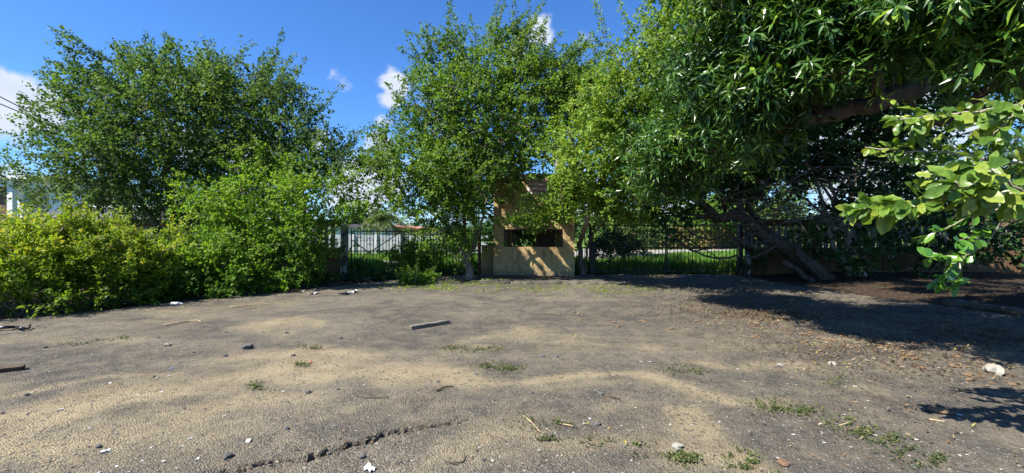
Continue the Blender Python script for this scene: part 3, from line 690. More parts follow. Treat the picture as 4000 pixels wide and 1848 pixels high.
def leaves_mesh(name, tpl, pos, dr, nr, size, rnd, origin):
    tv, tq, tt = tpl; x, y, z = basis(dr, nr); n = len(pos)
    V = pos[:,None]+size[:,None,None]*(tv[None,:,0,None]*x[:,None]+tv[None,:,1,None]*y[:,None]+tv[None,:,2,None]*z[:,None])
    off = (np.arange(n)*len(tv))[:,None,None]
    polys, rr = [], []
    for f in (tq, tt):
        if len(f): polys.append((f[None]+off).reshape(-1, f.shape[1])); rr.append(np.repeat(rnd, len(f)))
    return mk_mesh(name, V.reshape(-1,3), polys, np.concatenate(rr), origin=origin)

def spline(pts, n=6):
    P = np.asarray(pts, float); P = np.vstack([2*P[0]-P[1], P, 2*P[-1]-P[-2]]); out = []
    for i in range(1, len(P)-2):
        for t in np.linspace(0, 1, n, endpoint=False):
            a, b_, c, d = P[i-1:i+3]; out.append(.5*(2*b_+(c-a)*t+(2*a-5*b_+4*c-d)*t*t+(3*b_-a-3*c+d)*t**3))
    return np.array(out+[P[-2]])
class Tree:
    def __init__(s, name, label, cat, base, group=None, seed=1):
        s.rg = np.random.default_rng(seed); s.base = np.asarray(base, float); s.pos = []; s.par = []; s.dir = []; s.minr = []
        s.e = thing(name, label, cat, base, group)
        s.L = dict(pos=[], dr=[], nr=[], size=[])
    def stem(s, pts, r0, r1, n=5, wob=.02):
        P = spline(pts, n); P[1:-1] += s.rg.normal(0, wob, (len(P)-2, 3))
        if s.pos:
            A = np.array(s.pos); d = np.linalg.norm(A-P[0], axis=1); j = int(d.argmin()); last = j if d[j] < .6 else -1
        else: last = -1
        for i, p in enumerate(P):
            if i == 0 and last >= 0 and np.linalg.norm(s.pos[last]-p) < .02: continue
            s.pos.append(p); s.par.append(last); s.minr.append(r0+(r1-r0)*i/(len(P)-1)); s.dir.append(norm(P[min(i+1,len(P)-1)]-P[max(i-1,0)])); last = len(s.pos)-1
        return last
    def grow(s, T, step=.32, lift=.12, wob=.03, maxd=None):
        T = np.asarray(T); A0 = np.array(s.pos)
        dd = np.sqrt(((T[:,None]-A0[None])**2).sum(-1)).min(1); T = T[np.argsort(dd)]
        cap = len(s.pos)+len(T)*14; A = np.zeros((cap,3)); k = len(s.pos); A[:k] = A0; s.ends = []
        for t in T:
            dv = t-A[:k]; d = np.sqrt((dv**2).sum(1)); cost = d+.25*np.maximum(0, -dv[:,2]); j = int(cost.argmin()); L = d[j]
            m = max(1, min(12, int(L/step)+1)); p0 = A[j]; c = p0+np.asarray(s.dir[j])*.35*L+np.array([0,0,lift*L])
            last = j
            for i in range(1, m+1):
                u = i/m; p = (1-u)**2*p0+2*u*(1-u)*c+u*u*t+(s.rg.normal(0, wob, 3) if i < m else 0)
                s.pos.append(p); s.par.append(last); s.minr.append(0); s.dir.append(norm(p-A[last])); A[k] = p; last = k; k += 1
            s.ends.append(last)
        return s
    def radii(s, tip=.006, ex=2.4):
        n = len(s.pos); acc = np.zeros(n); r = np.zeros(n)
        kids = np.zeros(n, int)
        for i in range(n):
            if s.par[i] >= 0: kids[s.par[i]] += 1
        for i in range(n-1, -1, -1):
            r[i] = max((acc[i] if acc[i] > 0 else tip**ex)**(1/ex), s.minr[i])
            if s.par[i] >= 0: acc[s.par[i]] += (acc[i] if acc[i] > 0 else tip**ex)
        s.r = r; return r
    def wood(s, mat, tip=.006, ex=2.4, rmax=None, name='trunk'):
        r = s.radii(tip, ex)
        if rmax: 
            cap = np.where(np.array(s.minr) > 0, np.array(s.minr), rmax); r = np.minimum(r, cap); s.r = r
        n = len(s.pos); ch = [[] for _ in range(n)]
        for i, p in enumerate(s.par):
            if p >= 0: ch[p].append(i)
        mb = MB(); starts = [(-1, i) for i in range(n) if s.par[i] < 0]; A = np.array(s.pos)
        while starts:
            p, i = starts.pop(); chain = [] if p < 0 else [p]
            rr = [] if p < 0 else [min(r[p], r[i]*1.15)]
            while True:
                chain.append(i); rr.append(r[i])
                if not ch[i]: break
                nx = max(ch[i], key=lambda q: r[q]); starts += [(i, q) for q in ch[i] if q != nx]; i = nx
            if len(chain) < 2: continue
            mr = max(rr); mb.tube(A[chain], rr, 12 if mr > .12 else 8 if mr > .05 else 5 if mr > .015 else 3, cap=mr > .05)
        return part(name, mb, mat, s.e, smooth=True)
    def sprays(s, per=3, nl=9, L=(.2,.5), size=.07, rmax=.014, up=.8, fwd=.5, drop=.0, keep=None, jit=.018):
        A = np.array(s.pos); idx = np.where(s.r < rmax)[0]
        if keep is not None: idx = idx[keep(A[idx])]
        p = np.repeat(A[idx], per, 0); d = np.repeat(np.array(s.dir)[idx], per, 0); N = len(p); rg = s.rg
        sd = norm(d*fwd+rg.normal(0,.55,(N,3))+np.array([0,0,.12-drop])); ln = rg.uniform(*L, N)
        u = (np.arange(nl)+.5)/nl
        q = p[:,None]+sd[:,None]*(ln[:,None]*u[None])[...,None]+np.array([0,0,-.12])*(ln[:,None]*u[None]**2)[...,None]+rg.normal(0,jit,(N,nl,3))
        dr = norm(sd[:,None]*.45+rg.normal(0,.7,(N,nl,3))+np.array([0,0,-.05]))
        nr = norm(rg.normal(0,.5,(N,nl,3))+np.array([-.40,-.42,.75])*up)
        s.leaf(q.reshape(-1,3), dr.reshape(-1,3), nr.reshape(-1,3), size*rg.uniform(.65,1.35,N*nl))
    def leaf(s, pos, dr, nr, size):
        for k, v in zip(('pos','dr','nr','size'), (pos, dr, nr, size)): s.L[k].append(v)
    def whip(s, pts, r=.012, dens=75, size=.07, spread=.05):  # long shoot thickly set with leaves
        P = spline(pts, 6); s.whips = getattr(s, 'whips', MB()); s.whips.tube(P, np.linspace(r, .003, len(P)), 4, cap=False)
        seg = np.linalg.norm(np.diff(P, axis=0), axis=1); Ls = seg.sum(); n = int(Ls*dens); t = np.cumsum(np.r_[0, seg]); u = s.rg.uniform(.0, Ls, n)
        q = np.stack([np.interp(u, t, P[:,k]) for k in range(3)], -1); tg = norm(np.stack([np.interp(u, t, np.gradient(P[:,k])) for k in range(3)], -1))
        lump = .6+.8*(np.sin(u*9+s.rg.uniform(0,6))**2)
        off = s.rg.normal(0, 1, (n,3)); q = q+off*(spread*lump)[:,None]*(1-.5*u/Ls)[:,None]
        s.leaf(q, norm(off+tg*.6), norm(s.rg.normal(0,.6,(n,3))+np.array([-.35,-.4,.5])), size*s.rg.uniform(.6,1.2,n))
    def foliage(s, mat, tpl=T_SMALL, name='leaves', bias=None, gaps=None):
        c = {k: np.concatenate(v) for k, v in s.L.items()}
        if gaps is not None: k_ = gaps(c['pos']); c = {k: v[k_] for k, v in c.items()}
        n = len(c['pos'])
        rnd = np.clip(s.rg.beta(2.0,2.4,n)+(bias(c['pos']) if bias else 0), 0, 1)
        me = leaves_mesh(name, tpl, c['pos'], c['dr'], c['nr'], c['size'], rnd, s.e.location)
        o = link(name, me, mat, s.e); o['kind'] = 'stuff'
        if hasattr(s, 'whips'): part('shoots', s.whips, M['bark'], s.e, kind='stuff')
        return o
def lobe_pts(rg, lobes, n, clump=7, sig=.33, shell=.55):
    w = np.array([l[6] if len(l) > 6 else l[3]*l[4]*l[5] for l in lobes], float); w /= w.sum(); out = []
    for _ in range(max(1, n//clump)):
        l = lobes[rg.choice(len(lobes), p=w)]; c = at(*l[:3]); k = l[2]/F
        v = norm(rg.normal(0,1,3)); r = rg.uniform(0,1)**(1/3)*(1-shell)+shell*rg.uniform(.75,1.0)
        if r > 1: r = 1
        p = c+v*r*np.array([l[3]*k, l[5], l[4]*k])
        out.append(p+rg.normal(0, sig, (clump,3))*np.array([1,1,.7]))
    P = np.concatenate(out); P[:,2] = np.maximum(P[:,2], .12); return P
def crown_whips(t, lobes, n, L=(.6,1.5), side=.5, wind=(0,0,0), size=.07, dens=75, zmin=.2):
    rg = t.rg; A = np.array(t.pos)[t.ends]
    c = A.mean(0); sd = A.std(0)+1e-6; q = (A-c)/sd; score = np.linalg.norm(q[:, [0,2]], axis=1)+.3*q[:,2]+rg.normal(0,.35,len(A)); score[q[:,2] < zmin] -= 3
    for i in np.argsort(-score)[:n]:
        p = A[i]; o = norm(np.array([q[i,0]*side, rg.normal(0,.25), .75+.35*q[i,2]])+np.asarray(wind)+rg.normal(0,.25,3)); l = rg.uniform(*L)
        b_ = rg.normal(0,.25,3); b_[2] -= .25
        t.whip([p-o*.3, p, p+o*l*.5+b_*l*.12, p+o*l+b_*l*.6], dens=dens*1.5, size=size, spread=.045)

# --- large left tree
def left_tree():
    base = np.array([-11.6, 15.2, -.05]); t = Tree('acacia_tree', 'large spreading fine leaved tree at the left with windblown crown', 'tree', base, seed=3)
    t.stem([base, base+[.15,0,.8], at(690,820,15.1), at(640,680,15.1)], .21, .10)
    t.stem([base+[.1,0,.5], at(760,880,15), at(800,720,14.9), at(860,560,14.8)], .13, .07)
    t.stem([base+[-.1,0,.6], at(610,880,15.2), at(520,760,15.3), at(400,640,15.4)], .13, .06)
    t.stem([at(640,680,15.1), at(680,540,15.2), at(700,400,15.2)], .1, .04)
    t.stem([base+[.3,.1,0], at(760,930,15.3), at(830,820,15.3), at(980,660,15.2)], .09,.04)
    lobes = [(650,450,15.2,330,190,2.2),(410,530,15.4,160,150,1.9),(950,470,15,260,190,1.9),(620,350,15.2,200,95,1.4),(930,370,15.1,180,100,1.3),(200,665,15.5,85,65,1.0),
             (1180,600,14.9,190,120,1.4),(420,410,15.4,120,80,1.1),(600,640,15,370,130,2.0),(1010,620,15,230,130,1.7),(350,735,15.2,210,85,1.4),(1290,640,14.6,100,70,.8),(560,250,15.2,60,40,.4),(720,790,15,180,80,1.3),(560,830,15.2,110,60,1.0)]
    t.grow(lobe_pts(t.rg, lobes, 1900, 4, .42, .35)); t.wood(M['bark'], .006, 2.5)
    t.sprays(2, 21, (.4,.95), .082, .016, fwd=.85, jit=.03)
    crown_whips(t, lobes, 110, (.5,1.5), .7, (-.25,0,.1), .075, 70)
    for w in ([(640,330),(560,260),(500,190),(475,165)], [(700,330),(640,250),(560,200),(590,175)], [(420,400),(330,320),(230,255),(180,235)], [(330,480),(230,340),(190,290),(130,285)], [(850,330),(790,250),(770,225)], [(900,330),(880,240),(850,220)],
              [(1080,420),(1100,330),(1130,280),(1180,285)], [(1180,520),(1230,430),(1290,400)], [(960,320),(930,260),(880,225)], [(1000,340),(1100,330),(1180,340)], [(230,680),(150,700),(60,650),(20,600)], [(1180,650),(1290,600),(1370,560),(1400,520)]):
        t.whip([at(x,y,15+.1*i) for i,(x,y) in enumerate(w)], dens=120, size=.075, spread=.07)
    t.foliage(M['acacia_dark'])
left_tree()
# --- lighter small tree in front of it
def front_left():
    base = np.array([-7.75, 13.9, -.03]); t = Tree('acacia_tree', 'bright green small tree spilling over the fence left of the left gate', 'tree', base, seed=7)
    for a, b_, c in (((1010,900),(960,760),(930,660)), ((1060,900),(1080,760),(1110,690)), ((980,960),(880,850),(800,760)), ((1090,960),(1190,880),(1260,810))):
        t.stem([base+[.05,0,.02], at(*a,13.8), at(*b_,13.6), at(*c,13.5)], .07, .025)
    lobes = [(1040,720,13.5,170,110,1.2),(860,770,13.3,140,90,1.0),(1230,800,12.7,150,105,.8),(1020,860,13.3,220,110,1.2),(1170,990,12.9,140,95,.8),(920,950,12.9,160,110,1.0),(1090,1050,13.0,180,60,.8),(1010,640,13.5,70,50,.6),(1250,900,12.8,100,100,.7)]
    t.grow(lobe_pts(t.rg, lobes, 900, 7, .24), .26); t.wood(M['bark'], .005, 2.5)
    t.sprays(2, 17, (.25,.60), .074, .012, fwd=.85, jit=.022); crown_whips(t, lobes, 26, (.35,.8), .7, size=.065, zmin=0)
    t.whip([at(1000,700,13.5), at(1010,640,13.5), at(1025,590,13.5)], dens=140, size=.065)
    t.whip([at(1320,850,13.7), at(1400,800,13.8), at(1440,820,13.9)], dens=120, size=.065)
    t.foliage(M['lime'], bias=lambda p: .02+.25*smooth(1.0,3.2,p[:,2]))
front_left()
# --- bushes at the left edge
def bush(name, label, lobes, mat, seed, n, size, per=3, nl=9, L=(.15,.4), bs=None, whips=20, sig=.2, bias=None, cat='bush', tpl=T_SMALL, wl=(.25,.6)):
    rg = np.random.default_rng(seed); c = np.mean([at(*l[:3]) for l in lobes], 0) if bs is None else np.asarray(bs, float); c[2] = 0
    t = Tree(name, label, cat, c, seed=seed)
    for l in lobes:
        q = at(*l[:3]); f = np.array([q[0]*.7+c[0]*.3, q[1]*.7+c[1]*.3, -.04])
        for _ in range(3): t.stem([f+rg.normal(0,.1,3)*[1,1,0], (f+q)/2+rg.normal(0,.12,3), q+rg.normal(0,.2,3)], .02, .008, 4)
    t.grow(lobe_pts(rg, lobes, n, 6, sig), .22, .05); t.wood(M['bark'], .0035, 2.6, name='stems')
    t.sprays(per, nl, L, size, .010, fwd=.6); crown_whips(t, lobes, whips, wl, .8, size=size*.95, dens=70, zmin=-.1)
    t.foliage(mat, tpl, bias=bias); return t
bush('yellow_bush', 'big yellow green bush filling the left edge of the lot', [(-260,1030,9.0,260,110,1.2),(40,1030,8.9,170,100,1.0),(60,950,9.8,260,55,1.0),(240,990,9.6,190,100,1.1),(430,1000,10.2,170,85,1.0),(200,1120,8.8,170,70,.7),(470,1095,9.8,170,75,.8),(350,940,10.6,200,45,.9),(560,1010,10.9,120,75,.9),(40,1165,8.3,110,50,.4)],
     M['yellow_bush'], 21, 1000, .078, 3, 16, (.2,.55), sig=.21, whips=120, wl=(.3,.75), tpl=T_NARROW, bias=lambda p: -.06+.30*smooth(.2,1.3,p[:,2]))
bush('sprawling_bush', 'low sprawling green bush between the yellow bush and the small tree', [(700,1060,11.4,120,75,.8),(860,1060,11.6,140,80,.8),(980,1100,11.8,120,50,.6),(640,1120,10.9,110,40,.5),(780,1120,11.1,130,40,.5)],
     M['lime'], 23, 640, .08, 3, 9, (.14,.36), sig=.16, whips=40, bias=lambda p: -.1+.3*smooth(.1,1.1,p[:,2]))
bush('gate_bush', 'bright lime green bush growing through the left gate', [(1560,1010,16.2,80,60,.5),(1620,1030,16.0,80,45,.5),(1690,1020,16.4,55,35,.4)], M['lime'], 25, 200, .07, 3, 9, (.15,.36), sig=.15, whips=24, bias=lambda p: .12+0*p[:,0])
bush('ground_creeper', 'small leafy creeper at the asphalt edge in front of the left gate', [(1640,1085,14.4,60,22,.3),(1610,1105,13.6,40,16,.25)], M['lime'], 26, 90, .06, 3, 8, (.12,.3), sig=.1, whips=6)
bush('ground_creeper', 'dark creeper mat in shade below the left gate post', [(1280,1085,14.6,150,16,.5),(1450,1075,15.2,100,14,.5)], M['dark_leaf'], 27, 180, .06, 3, 8, (.12,.3), sig=.12, whips=6)
def sign_gap(p):                                      # the boughs part where the sign shows
    u = 2000+F*p[:,0]/p[:,1]; v = HZ-F*(p[:,2]-H)/p[:,1]; return ~((u > 2052)&(u < 2140)&(v > 698)&(v < 752)&(p[:,1] < D0)&(vnoise(np.stack([u,v],-1)/9., 1, 305) < .93))
def thin(p):                                          # open slits in the crown on the sun side of the booth
    nb = np.array([math.sin(BROT), -math.cos(BROT), 0]); sv = np.array(SUN); t = ((p-np.array([.75,D0,0]))@nb)/(sv@nb)
    h = p-sv*t[:,None]; x = .75+(h[:,0]-.75)*math.cos(BROT)+(h[:,1]-D0)*math.sin(BROT); z = h[:,2]
    q = np.stack([(.78*x+.62*z)*3.4, (.62*x-.78*z)*.22+7], -1); m_ = vnoise(q, 1, 301)*.7+vnoise(q*2.7, 1, 302)*.3
    return ~((t > 0)&(x > -.8)&(x < 2.3)&(z > -.2)&(z < 3.5)&(m_ > .625))
# --- centre tree over the booth
def centre_tree():
    base = at(1832,1083,15.0); base[2] = -.04
    t = Tree('acacia_tree', 'tall multi stemmed fine leaved tree in front of the booth left side', 'tree', base, seed=13)
    b0 = base+[0,0,0]; fork = at(1822,1020,15)
    t.stem([b0, at(1834,1055,15), fork], .155, .12, 5, .006)
    for pts, r in (([fork, at(1780,930,14.9), at(1720,860,14.8), at(1640,800,14.8)], .055), ([fork, at(1815,900,15), at(1810,760,15), at(1790,560,15)], .075), ([fork, at(1855,930,15.0), at(1850,800,15.0), at(1880,640,14.8)], .06),
                   ([fork, at(1875,900,14.9), at(1905,760,14.7), at(1960,640,14.5)], .05), ([at(1810,760,15), at(1740,560,15), at(1690,400,15)], .05), ([at(1880,640,14.8), at(2000,480,14.6), at(2060,360,14.6)], .05), ([at(1790,560,15), at(1900,400,15), at(1760,230,15.2), at(1690,150,15.2)], .04)):
        t.stem(pts, r, r*.5, 5, .015)
    lobes = [(1850,470,15.0,240,190,2.0),(1735,420,15.2,115,160,1.4),(1640,640,14.8,190,130,1.5),(1850,650,14.5,260,110,1.6),(2080,420,15.0,180,190,1.7),(1930,270,15.3,190,120,1.3),(1500,620,15,90,60,.8),(2050,600,14.3,200,90,1.2),(1720,770,14.6,150,80,1.1),(1560,790,14.8,110,60,.8),
             (1860,790,14.3,110,70,.7),(1760,230,15.3,70,80,.7),(2000,210,15.4,70,60,.7),(2080,830,13.7,90,32,.45,.14),(1970,860,13.7,60,20,.3,.05),(2210,790,13.9,110,40,.5,.2),(1750,880,14.7,110,55,.7),(1660,835,14.5,120,55,.8),(1790,850,14.3,90,55,.7),(2190,360,15.2,110,120,1.0),(2230,520,14.9,90,90,.9),(1470,640,15,60,50,.6),(1770,930,14.8,90,50,.5),(1885,900,14.5,35,60,.35,.12)]
    t.grow(lobe_pts(t.rg, lobes, 2200, 5, .34, .4)); t.wood(M['bark'], .006, 2.6)
    t.sprays(2, 22, (.32,.80), .078, .015, fwd=.85, jit=.028)
    crown_whips(t, lobes, 110, (.6,1.8), .8, size=.07)
    for w in ([(1990,420),(1850,330),(1760,200),(1755,60),(1758,0)], [(1850,330),(1760,190),(1700,120),(1680,100)], [(1700,400),(1690,260),(1690,200),(1720,160)], [(1620,420),(1610,320),(1630,280),(1660,270)], [(1500,640),(1520,570),(1490,530)], [(1480,640),(1430,600),(1400,620)],
              [(1960,260),(1950,140),(1945,75)], [(2030,240),(2020,140),(2070,100)], [(2080,260),(2090,150),(2130,110)], [(1900,250),(1960,140),(2030,85)], [(1500,700),(1470,560),(1520,450),(1580,380)], [(1560,520),(1540,440),(1600,300),(1650,260)]):
        t.whip([at(x,y,15) for x,y in w], dens=150, size=.075, spread=.075)
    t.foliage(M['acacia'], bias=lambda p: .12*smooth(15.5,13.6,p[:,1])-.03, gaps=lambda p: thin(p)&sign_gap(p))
centre_tree()
# --- tree right of the booth
def right_acacia():
    base = np.array([2.55, 16.2, -.04]); t = Tree('acacia_tree', 'fine leaved tree leaning out right of the booth over the right gate', 'tree', base, seed=17)
    t.stem([base, at(2268,960,16.1), at(2290,860,13.6), at(2350,720,13.6)], .10, .07); t.stem([at(2290,860,13.6), at(2260,700,13.6), at(2230,520,12.6)], .06, .03)
    t.stem([base+[.12,.1,0], at(2300,950,16.2), at(2400,830,13.6), at(2520,760,13.6)], .05,.03)
    t.stem([at(2350,720,13.6), at(2460,440,12.6), at(2470,330,12.6), at(2380,190,12.6)], .06, .025); t.stem([at(2350,720,13.6), at(2380,480,12.6), at(2250,370,12.6)], .05, .02); t.stem([at(2460,440,12.6), at(2560,250,12.6), at(2620,120,12.6)], .04, .02)
    lobes = [(2330,600,12.4,140,120,1.4),(2480,560,12.2,130,150,1.5),(2420,400,12.4,150,110,1.4),(2560,330,12.0,130,140,1.5),(2680,150,12.2,160,110,1.5),(2300,730,12.8,140,75,1.0),(2430,780,12.8,150,70,1.0),(2480,850,13.6,110,35,.5,.4),(2330,850,13.6,120,35,.4,.4),(2480,230,12.5,55,55,.6,.2),(2900,60,12,170,80,1.5),(2270,480,13.0,60,80,.9),(2370,130,12.5,36,55,.4,.12),(2750,-120,12,220,90,1.6),(2600,620,11.6,110,90,1.2),(2340,815,13.4,140,45,.6,.9),(2490,810,13.0,120,50,.7,.9),(2440,690,12.6,120,70,.9),(2720,420,11,110,130,1.2),(2790,560,11.2,110,75,1.0),(2640,200,10.9,110,95,1.0)]
    t.grow(lobe_pts(t.rg, lobes, 1850, 6, .26)); t.wood(M['bark'], .006, 2.6)
    t.sprays(2, 20, (.28,.70), .074, .015, fwd=.8, jit=.026); crown_whips(t, lobes, 60, (.4,1.2), .6, size=.07)
    for w in ([(2460,330),(2400,220),(2360,120),(2330,10)], [(2400,220),(2310,190),(2260,140)], [(2440,260),(2460,120),(2420,10)], [(2470,200),(2560,100),(2620,60)], [(2330,420),(2290,340),(2280,290)], [(2300,480),(2350,340),(2330,290)], [(2540,200),(2600,60),(2570,-20)], [(2600,200),(2530,90),(2480,60)]):
        t.whip([at(x,y,12.5) for x,y in w], dens=150, size=.075, spread=.075)
    for w in ([(2360,720),(2200,790),(2080,838),(1935,866)], [(2300,750),(2180,825),(2085,885)], [(2350,730),(2150,775),(2030,815)], [(2350,800),(2450,842),(2565,852)], [(2260,780),(2215,840),(2235,868)], [(2330,760),(2120,845),(2010,862)], [(2300,790),(2400,850),(2480,868)], [(2280,740),(2140,720),(2060,760)], [(2260,800),(2150,860),(2060,900)]):
        for _ in range(2): t.whip([at(x+t.rg.normal(0,8),y+t.rg.normal(0,8),13.7+t.rg.normal(0,.15)) for x,y in w], dens=190, size=.085, spread=.13)
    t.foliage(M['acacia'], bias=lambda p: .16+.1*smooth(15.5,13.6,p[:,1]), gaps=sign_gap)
right_acacia()
# --- leaning tree with bare hanging boughs
def leaning_tree():
    base = at(3235,1092,14.9); base[2] = -.05; D = 14.8
    t = Tree('leaning_tree', 'dark leaning trunk with bare crooked boughs in front of the right gate end', 'tree', base, seed=19)
    t.stem([base, at(3150,1030,14.8), at(3080,970,14.7), at(2990,930,14.6), at(2905,850,14.6)], .27, .17, 6, .02)
    t.stem([at(2905,850,14.6), at(2860,840,14.5), at(2800,850,14.5), at(2760,810,14.5), at(2700,770,14.4), at(2630,735,14.4), at(2560,690,14.3)], .20, .06, 5, .02)
    t.stem([at(2905,850,14.6), at(2880,770,14.7), at(2850,700,14.8), at(2860,600,14.9)], .12, .05, 5, .03)
    t.stem([at(3060,950,14.7), at(2980,880,14.8), at(2920,790,14.9), at(3010,700,15)], .11, .05, 5)
    t.stem([at(2860,842,14.5), at(2740,845,14.3), at(2640,830,14.2), at(2560,840,14.1)], .06, .03); t.stem([at(2800,850,14.5), at(2700,852,14.3), at(2600,842,14.2)], .05, .02)
    for a in ([(3020,945),(2900,945),(2850,920),(2790,935),(2730,930),(2680,890),(2600,860)], [(3040,955),(2960,1000),(2870,1003),(2790,1008),(2700,975),(2640,930),(2560,900)], [(2960,910),(2900,930),(2800,965),(2720,978),(2660,960)], [(2900,860),(2950,940),(2960,972),(2900,950),(2850,930)]):
        t.stem([at(x,y,14.4) for x,y in a], .045, .018, 5, .02)
    t.stem([base+[-.1,-.1,0], at(3180,1060,14.6), at(3120,1000,14.4), at(3100,940,14.3)], .10,.04)
    t.stem([base+[-.5,0,0], at(3165,1095,14.5), at(3120,1060,14.4), at(3060,1020,14.5)], .10,.07)
    for a in ([(2830,810),(2800,700),(2780,600),(2770,520)], [(2830,830),(2815,720),(2830,600),(2850,500)], [(2980,780),(2960,680),(3000,600),(2960,480)]): t.stem([at(x,y,14.7) for x,y in a], .05, .02, 5)
    tw = MB()                                          # tangle of bare arching twigs
    for _ in range(230):
        p = at(t.rg.uniform(2620,3500), t.rg.uniform(560,900), t.rg.uniform(13.6,15.6)); a = t.rg.uniform(-.6,.6)+(math.pi if t.rg.random() < .6 else 0); l = t.rg.uniform(.7,2.2); o = np.array([math.cos(a), t.rg.normal(0,.3), t.rg.uniform(-.1,.6)])
        P = spline([p, p+o*l*.4, p+o*l*.75+[0,0,-.15*l], p+o*l+[0,0,-.55*l]], 4); P[:,2] = np.maximum(P[:,2], .1); tw.tube(P, np.linspace(t.rg.uniform(.008,.02), .004, len(P)), 4, cap=False)
    part('twigs', tw, M['bark'], t.e, kind='stuff')
    lobes = [(2700,640,14.6,220,100,1.5),(2900,600,15,220,120,1.8),(2620,760,14.3,120,60,.9),(3080,560,15.3,220,130,1.8),(2640,840,14.2,110,40,.6),(2860,730,15,170,70,1.2),(2850,350,13.6,220,120,1.6),(3200,300,13.8,260,140,1.8),(3000,120,13,300,120,1.8),(3400,150,13.5,260,140,1.8),(3500,420,14,200,90,1.4)]
    t.grow(lobe_pts(t.rg, lobes, 1700, 5, .42), .3, 0, .06); t.wood(M['bark_dark'], .007, 2.4)
    t.sprays(3, 8, (.2,.5), .12, .014); t.foliage(M['dark_leaf'])
leaning_tree()
# --- pale stemmed tree and shrubs in the right shade
def shade_tree():
    base = at(3330,1075,15.4); base[2] = -.05; t = Tree('shade_tree', 'pale stemmed leafy tree in deep shade before the right fence', 'tree', base, seed=29)
    for a in ([(3290,1000),(3260,900),(3220,800),(3170,640),(3130,480)], [(3260,980),(3230,860),(3150,780),(3060,730)], [(3300,900),(3260,760),(3190,620),(3210,500)], [(3340,960),(3380,800),(3420,640)], [(3310,960),(3270,840),(3200,700),(3110,560)]):
        t.stem([base+t.rg.normal(0,.15,3)*[1,1,0]]+[at(x,y,15.2) for x,y in a], .085, .03)
    lobes = [(3290,720,14.9,150,170,1.1),(3430,600,15,170,170,1.4),(3240,900,14.8,120,90,.9),(3560,760,15,150,150,1.3),(3400,880,14.9,140,90,1.0),(3700,880,15,220,120,1.3),(3250,560,15.3,170,110,1.2),(3320,1030,14.4,120,40,.7),(3950,850,15,180,160,1.2),(3400,980,14.7,130,60,.8),(3560,990,14.6,130,60,.8),(3760,990,14.5,150,65,.8),(3960,980,14.4,150,70,.8),(3130,960,15.6,110,60,.7),(3020,1000,15.8,80,50,.5)]
    t.grow(lobe_pts(t.rg, lobes, 800, 6, .34)); t.wood(M['bark_pale'], .005, 2.5)
    t.sprays(2, 7, (.15,.45), .13, .014, up=.5); t.foliage(M['dark_leaf'], T_SMALL)
shade_tree()
def bg_tree(label, base, lobes, seed, n, mat, size, tpl=T_SMALL, trunk=.16, sig=.5, per=3, nl=8, L=(.3,.7)):
    base = np.asarray(base, float); t = Tree('background_tree', label, 'tree', base, seed=seed)
    c = np.mean([at(*l[:3]) for l in lobes], 0)
    t.stem([base, base*.6+c*.4+[0,0,.0], c], trunk, trunk*.4)
    for l in lobes: t.stem([base*.5+c*.5, (base*.2+c*.5+at(*l[:3])*.3), at(*l[:3])], trunk*.5, trunk*.2, 4)
    t.grow(lobe_pts(t.rg, lobes, n, 6, sig), .5); t.wood(M['bark'], .008, 2.5); t.sprays(per, nl, L, size, .022); t.foliage(mat, tpl)
bg_tree('airy dark tree behind the right fence with sky showing through', [15.5,21.5,0], [(3300,420,21,300,130,2),(3600,700,21,280,120,2),(3080,320,21,200,160,2),(3850,500,21,250,200,2),(3150,680,21,200,120,1.6),(3450,250,21,300,140,2)], 33, 560, M['acacia_dark'], .12)
bg_tree('rounded green tree far behind the right gate', [17.5,42,0], [(2760,830,41,90,50,2.2),(2830,850,41,80,45,2),(2900,840,41,80,50,2),(2690,870,42,60,30,1.6)], 35, 260, M['lime'], .22, L=(.4,.9), sig=.6)
bg_tree('dark green tree standing behind the booth and right railing', [6.5,30,0], [(2450,820,29,110,60,2),(2380,900,27,60,50,1.5),(2500,920,27,60,45,1.2)], 37, 260, M['acacia_dark'], .16, L=(.3,.8))
bg_tree('small dark tree left of the palm by the flat roofed house', [-19,62,-.8], [(1430,860,62,50,18,2),(1385,865,62,30,14,2),(1350,875,62,30,14,2)], 39, 130, M['dark_leaf'], .3, L=(.5,1))
bg_tree('bushy tree behind the left fence showing through the balusters', [-16,21.5,0], [(820,820,20,180,70,1.2),(1050,880,20,160,50,1.2),(560,900,19,100,60,1)], 41, 300, M['acacia_dark'], .12)
bush('hedge_bush', 'green bush against the grey wall beyond the left gate', [(1740,960,27,60,22,.7),(1640,965,28,60,16,.6),(1800,950,26,50,25,.7)], M['lime'], 43, 120, .12, 3, 8, (.2,.45), sig=.25, whips=4)
bush('hedge_bush', 'dark bush just inside the right gate at its left end', [(2400,945,18.4,60,45,.5),(2360,985,18.0,50,30,.4),(2450,960,19,45,40,.5)], M['dark_leaf'], 45, 150, .08, 3, 8, (.15,.4), sig=.18, whips=6)
bg_tree('dense dark tree close behind the booth back window', [.6,20.6,0], [(2030,900,20.3,90,90,.9),(2090,800,20.4,130,90,1),(2000,960,19.8,80,50,.7),(2150,900,20.4,80,90,.9),(1890,830,20,60,80,.8),(1860,700,20,80,80,1),(1960,720,20,90,80,1)], 55, 520, M['dark_leaf'], .13, L=(.2,.6), sig=.3)
bg_tree('dark tree behind the right fence below the big mango limb', [11.5,19.6,0], [(3000,760,19.4,150,90,1.2),(3150,850,19,150,70,1.1),(2980,850,19.4,110,60,1)], 57, 300, M['acacia_dark'], .12, sig=.4)
bg_tree('dark tree filling the far right behind the fence', [19,19.5,0], [(3600,880,19,200,90,1.3),(3850,800,19,220,140,1.4),(3450,800,19.3,160,90,1.2),(4050,700,19,200,200,1.5)], 59, 480, M['dark_leaf'], .14, sig=.45)
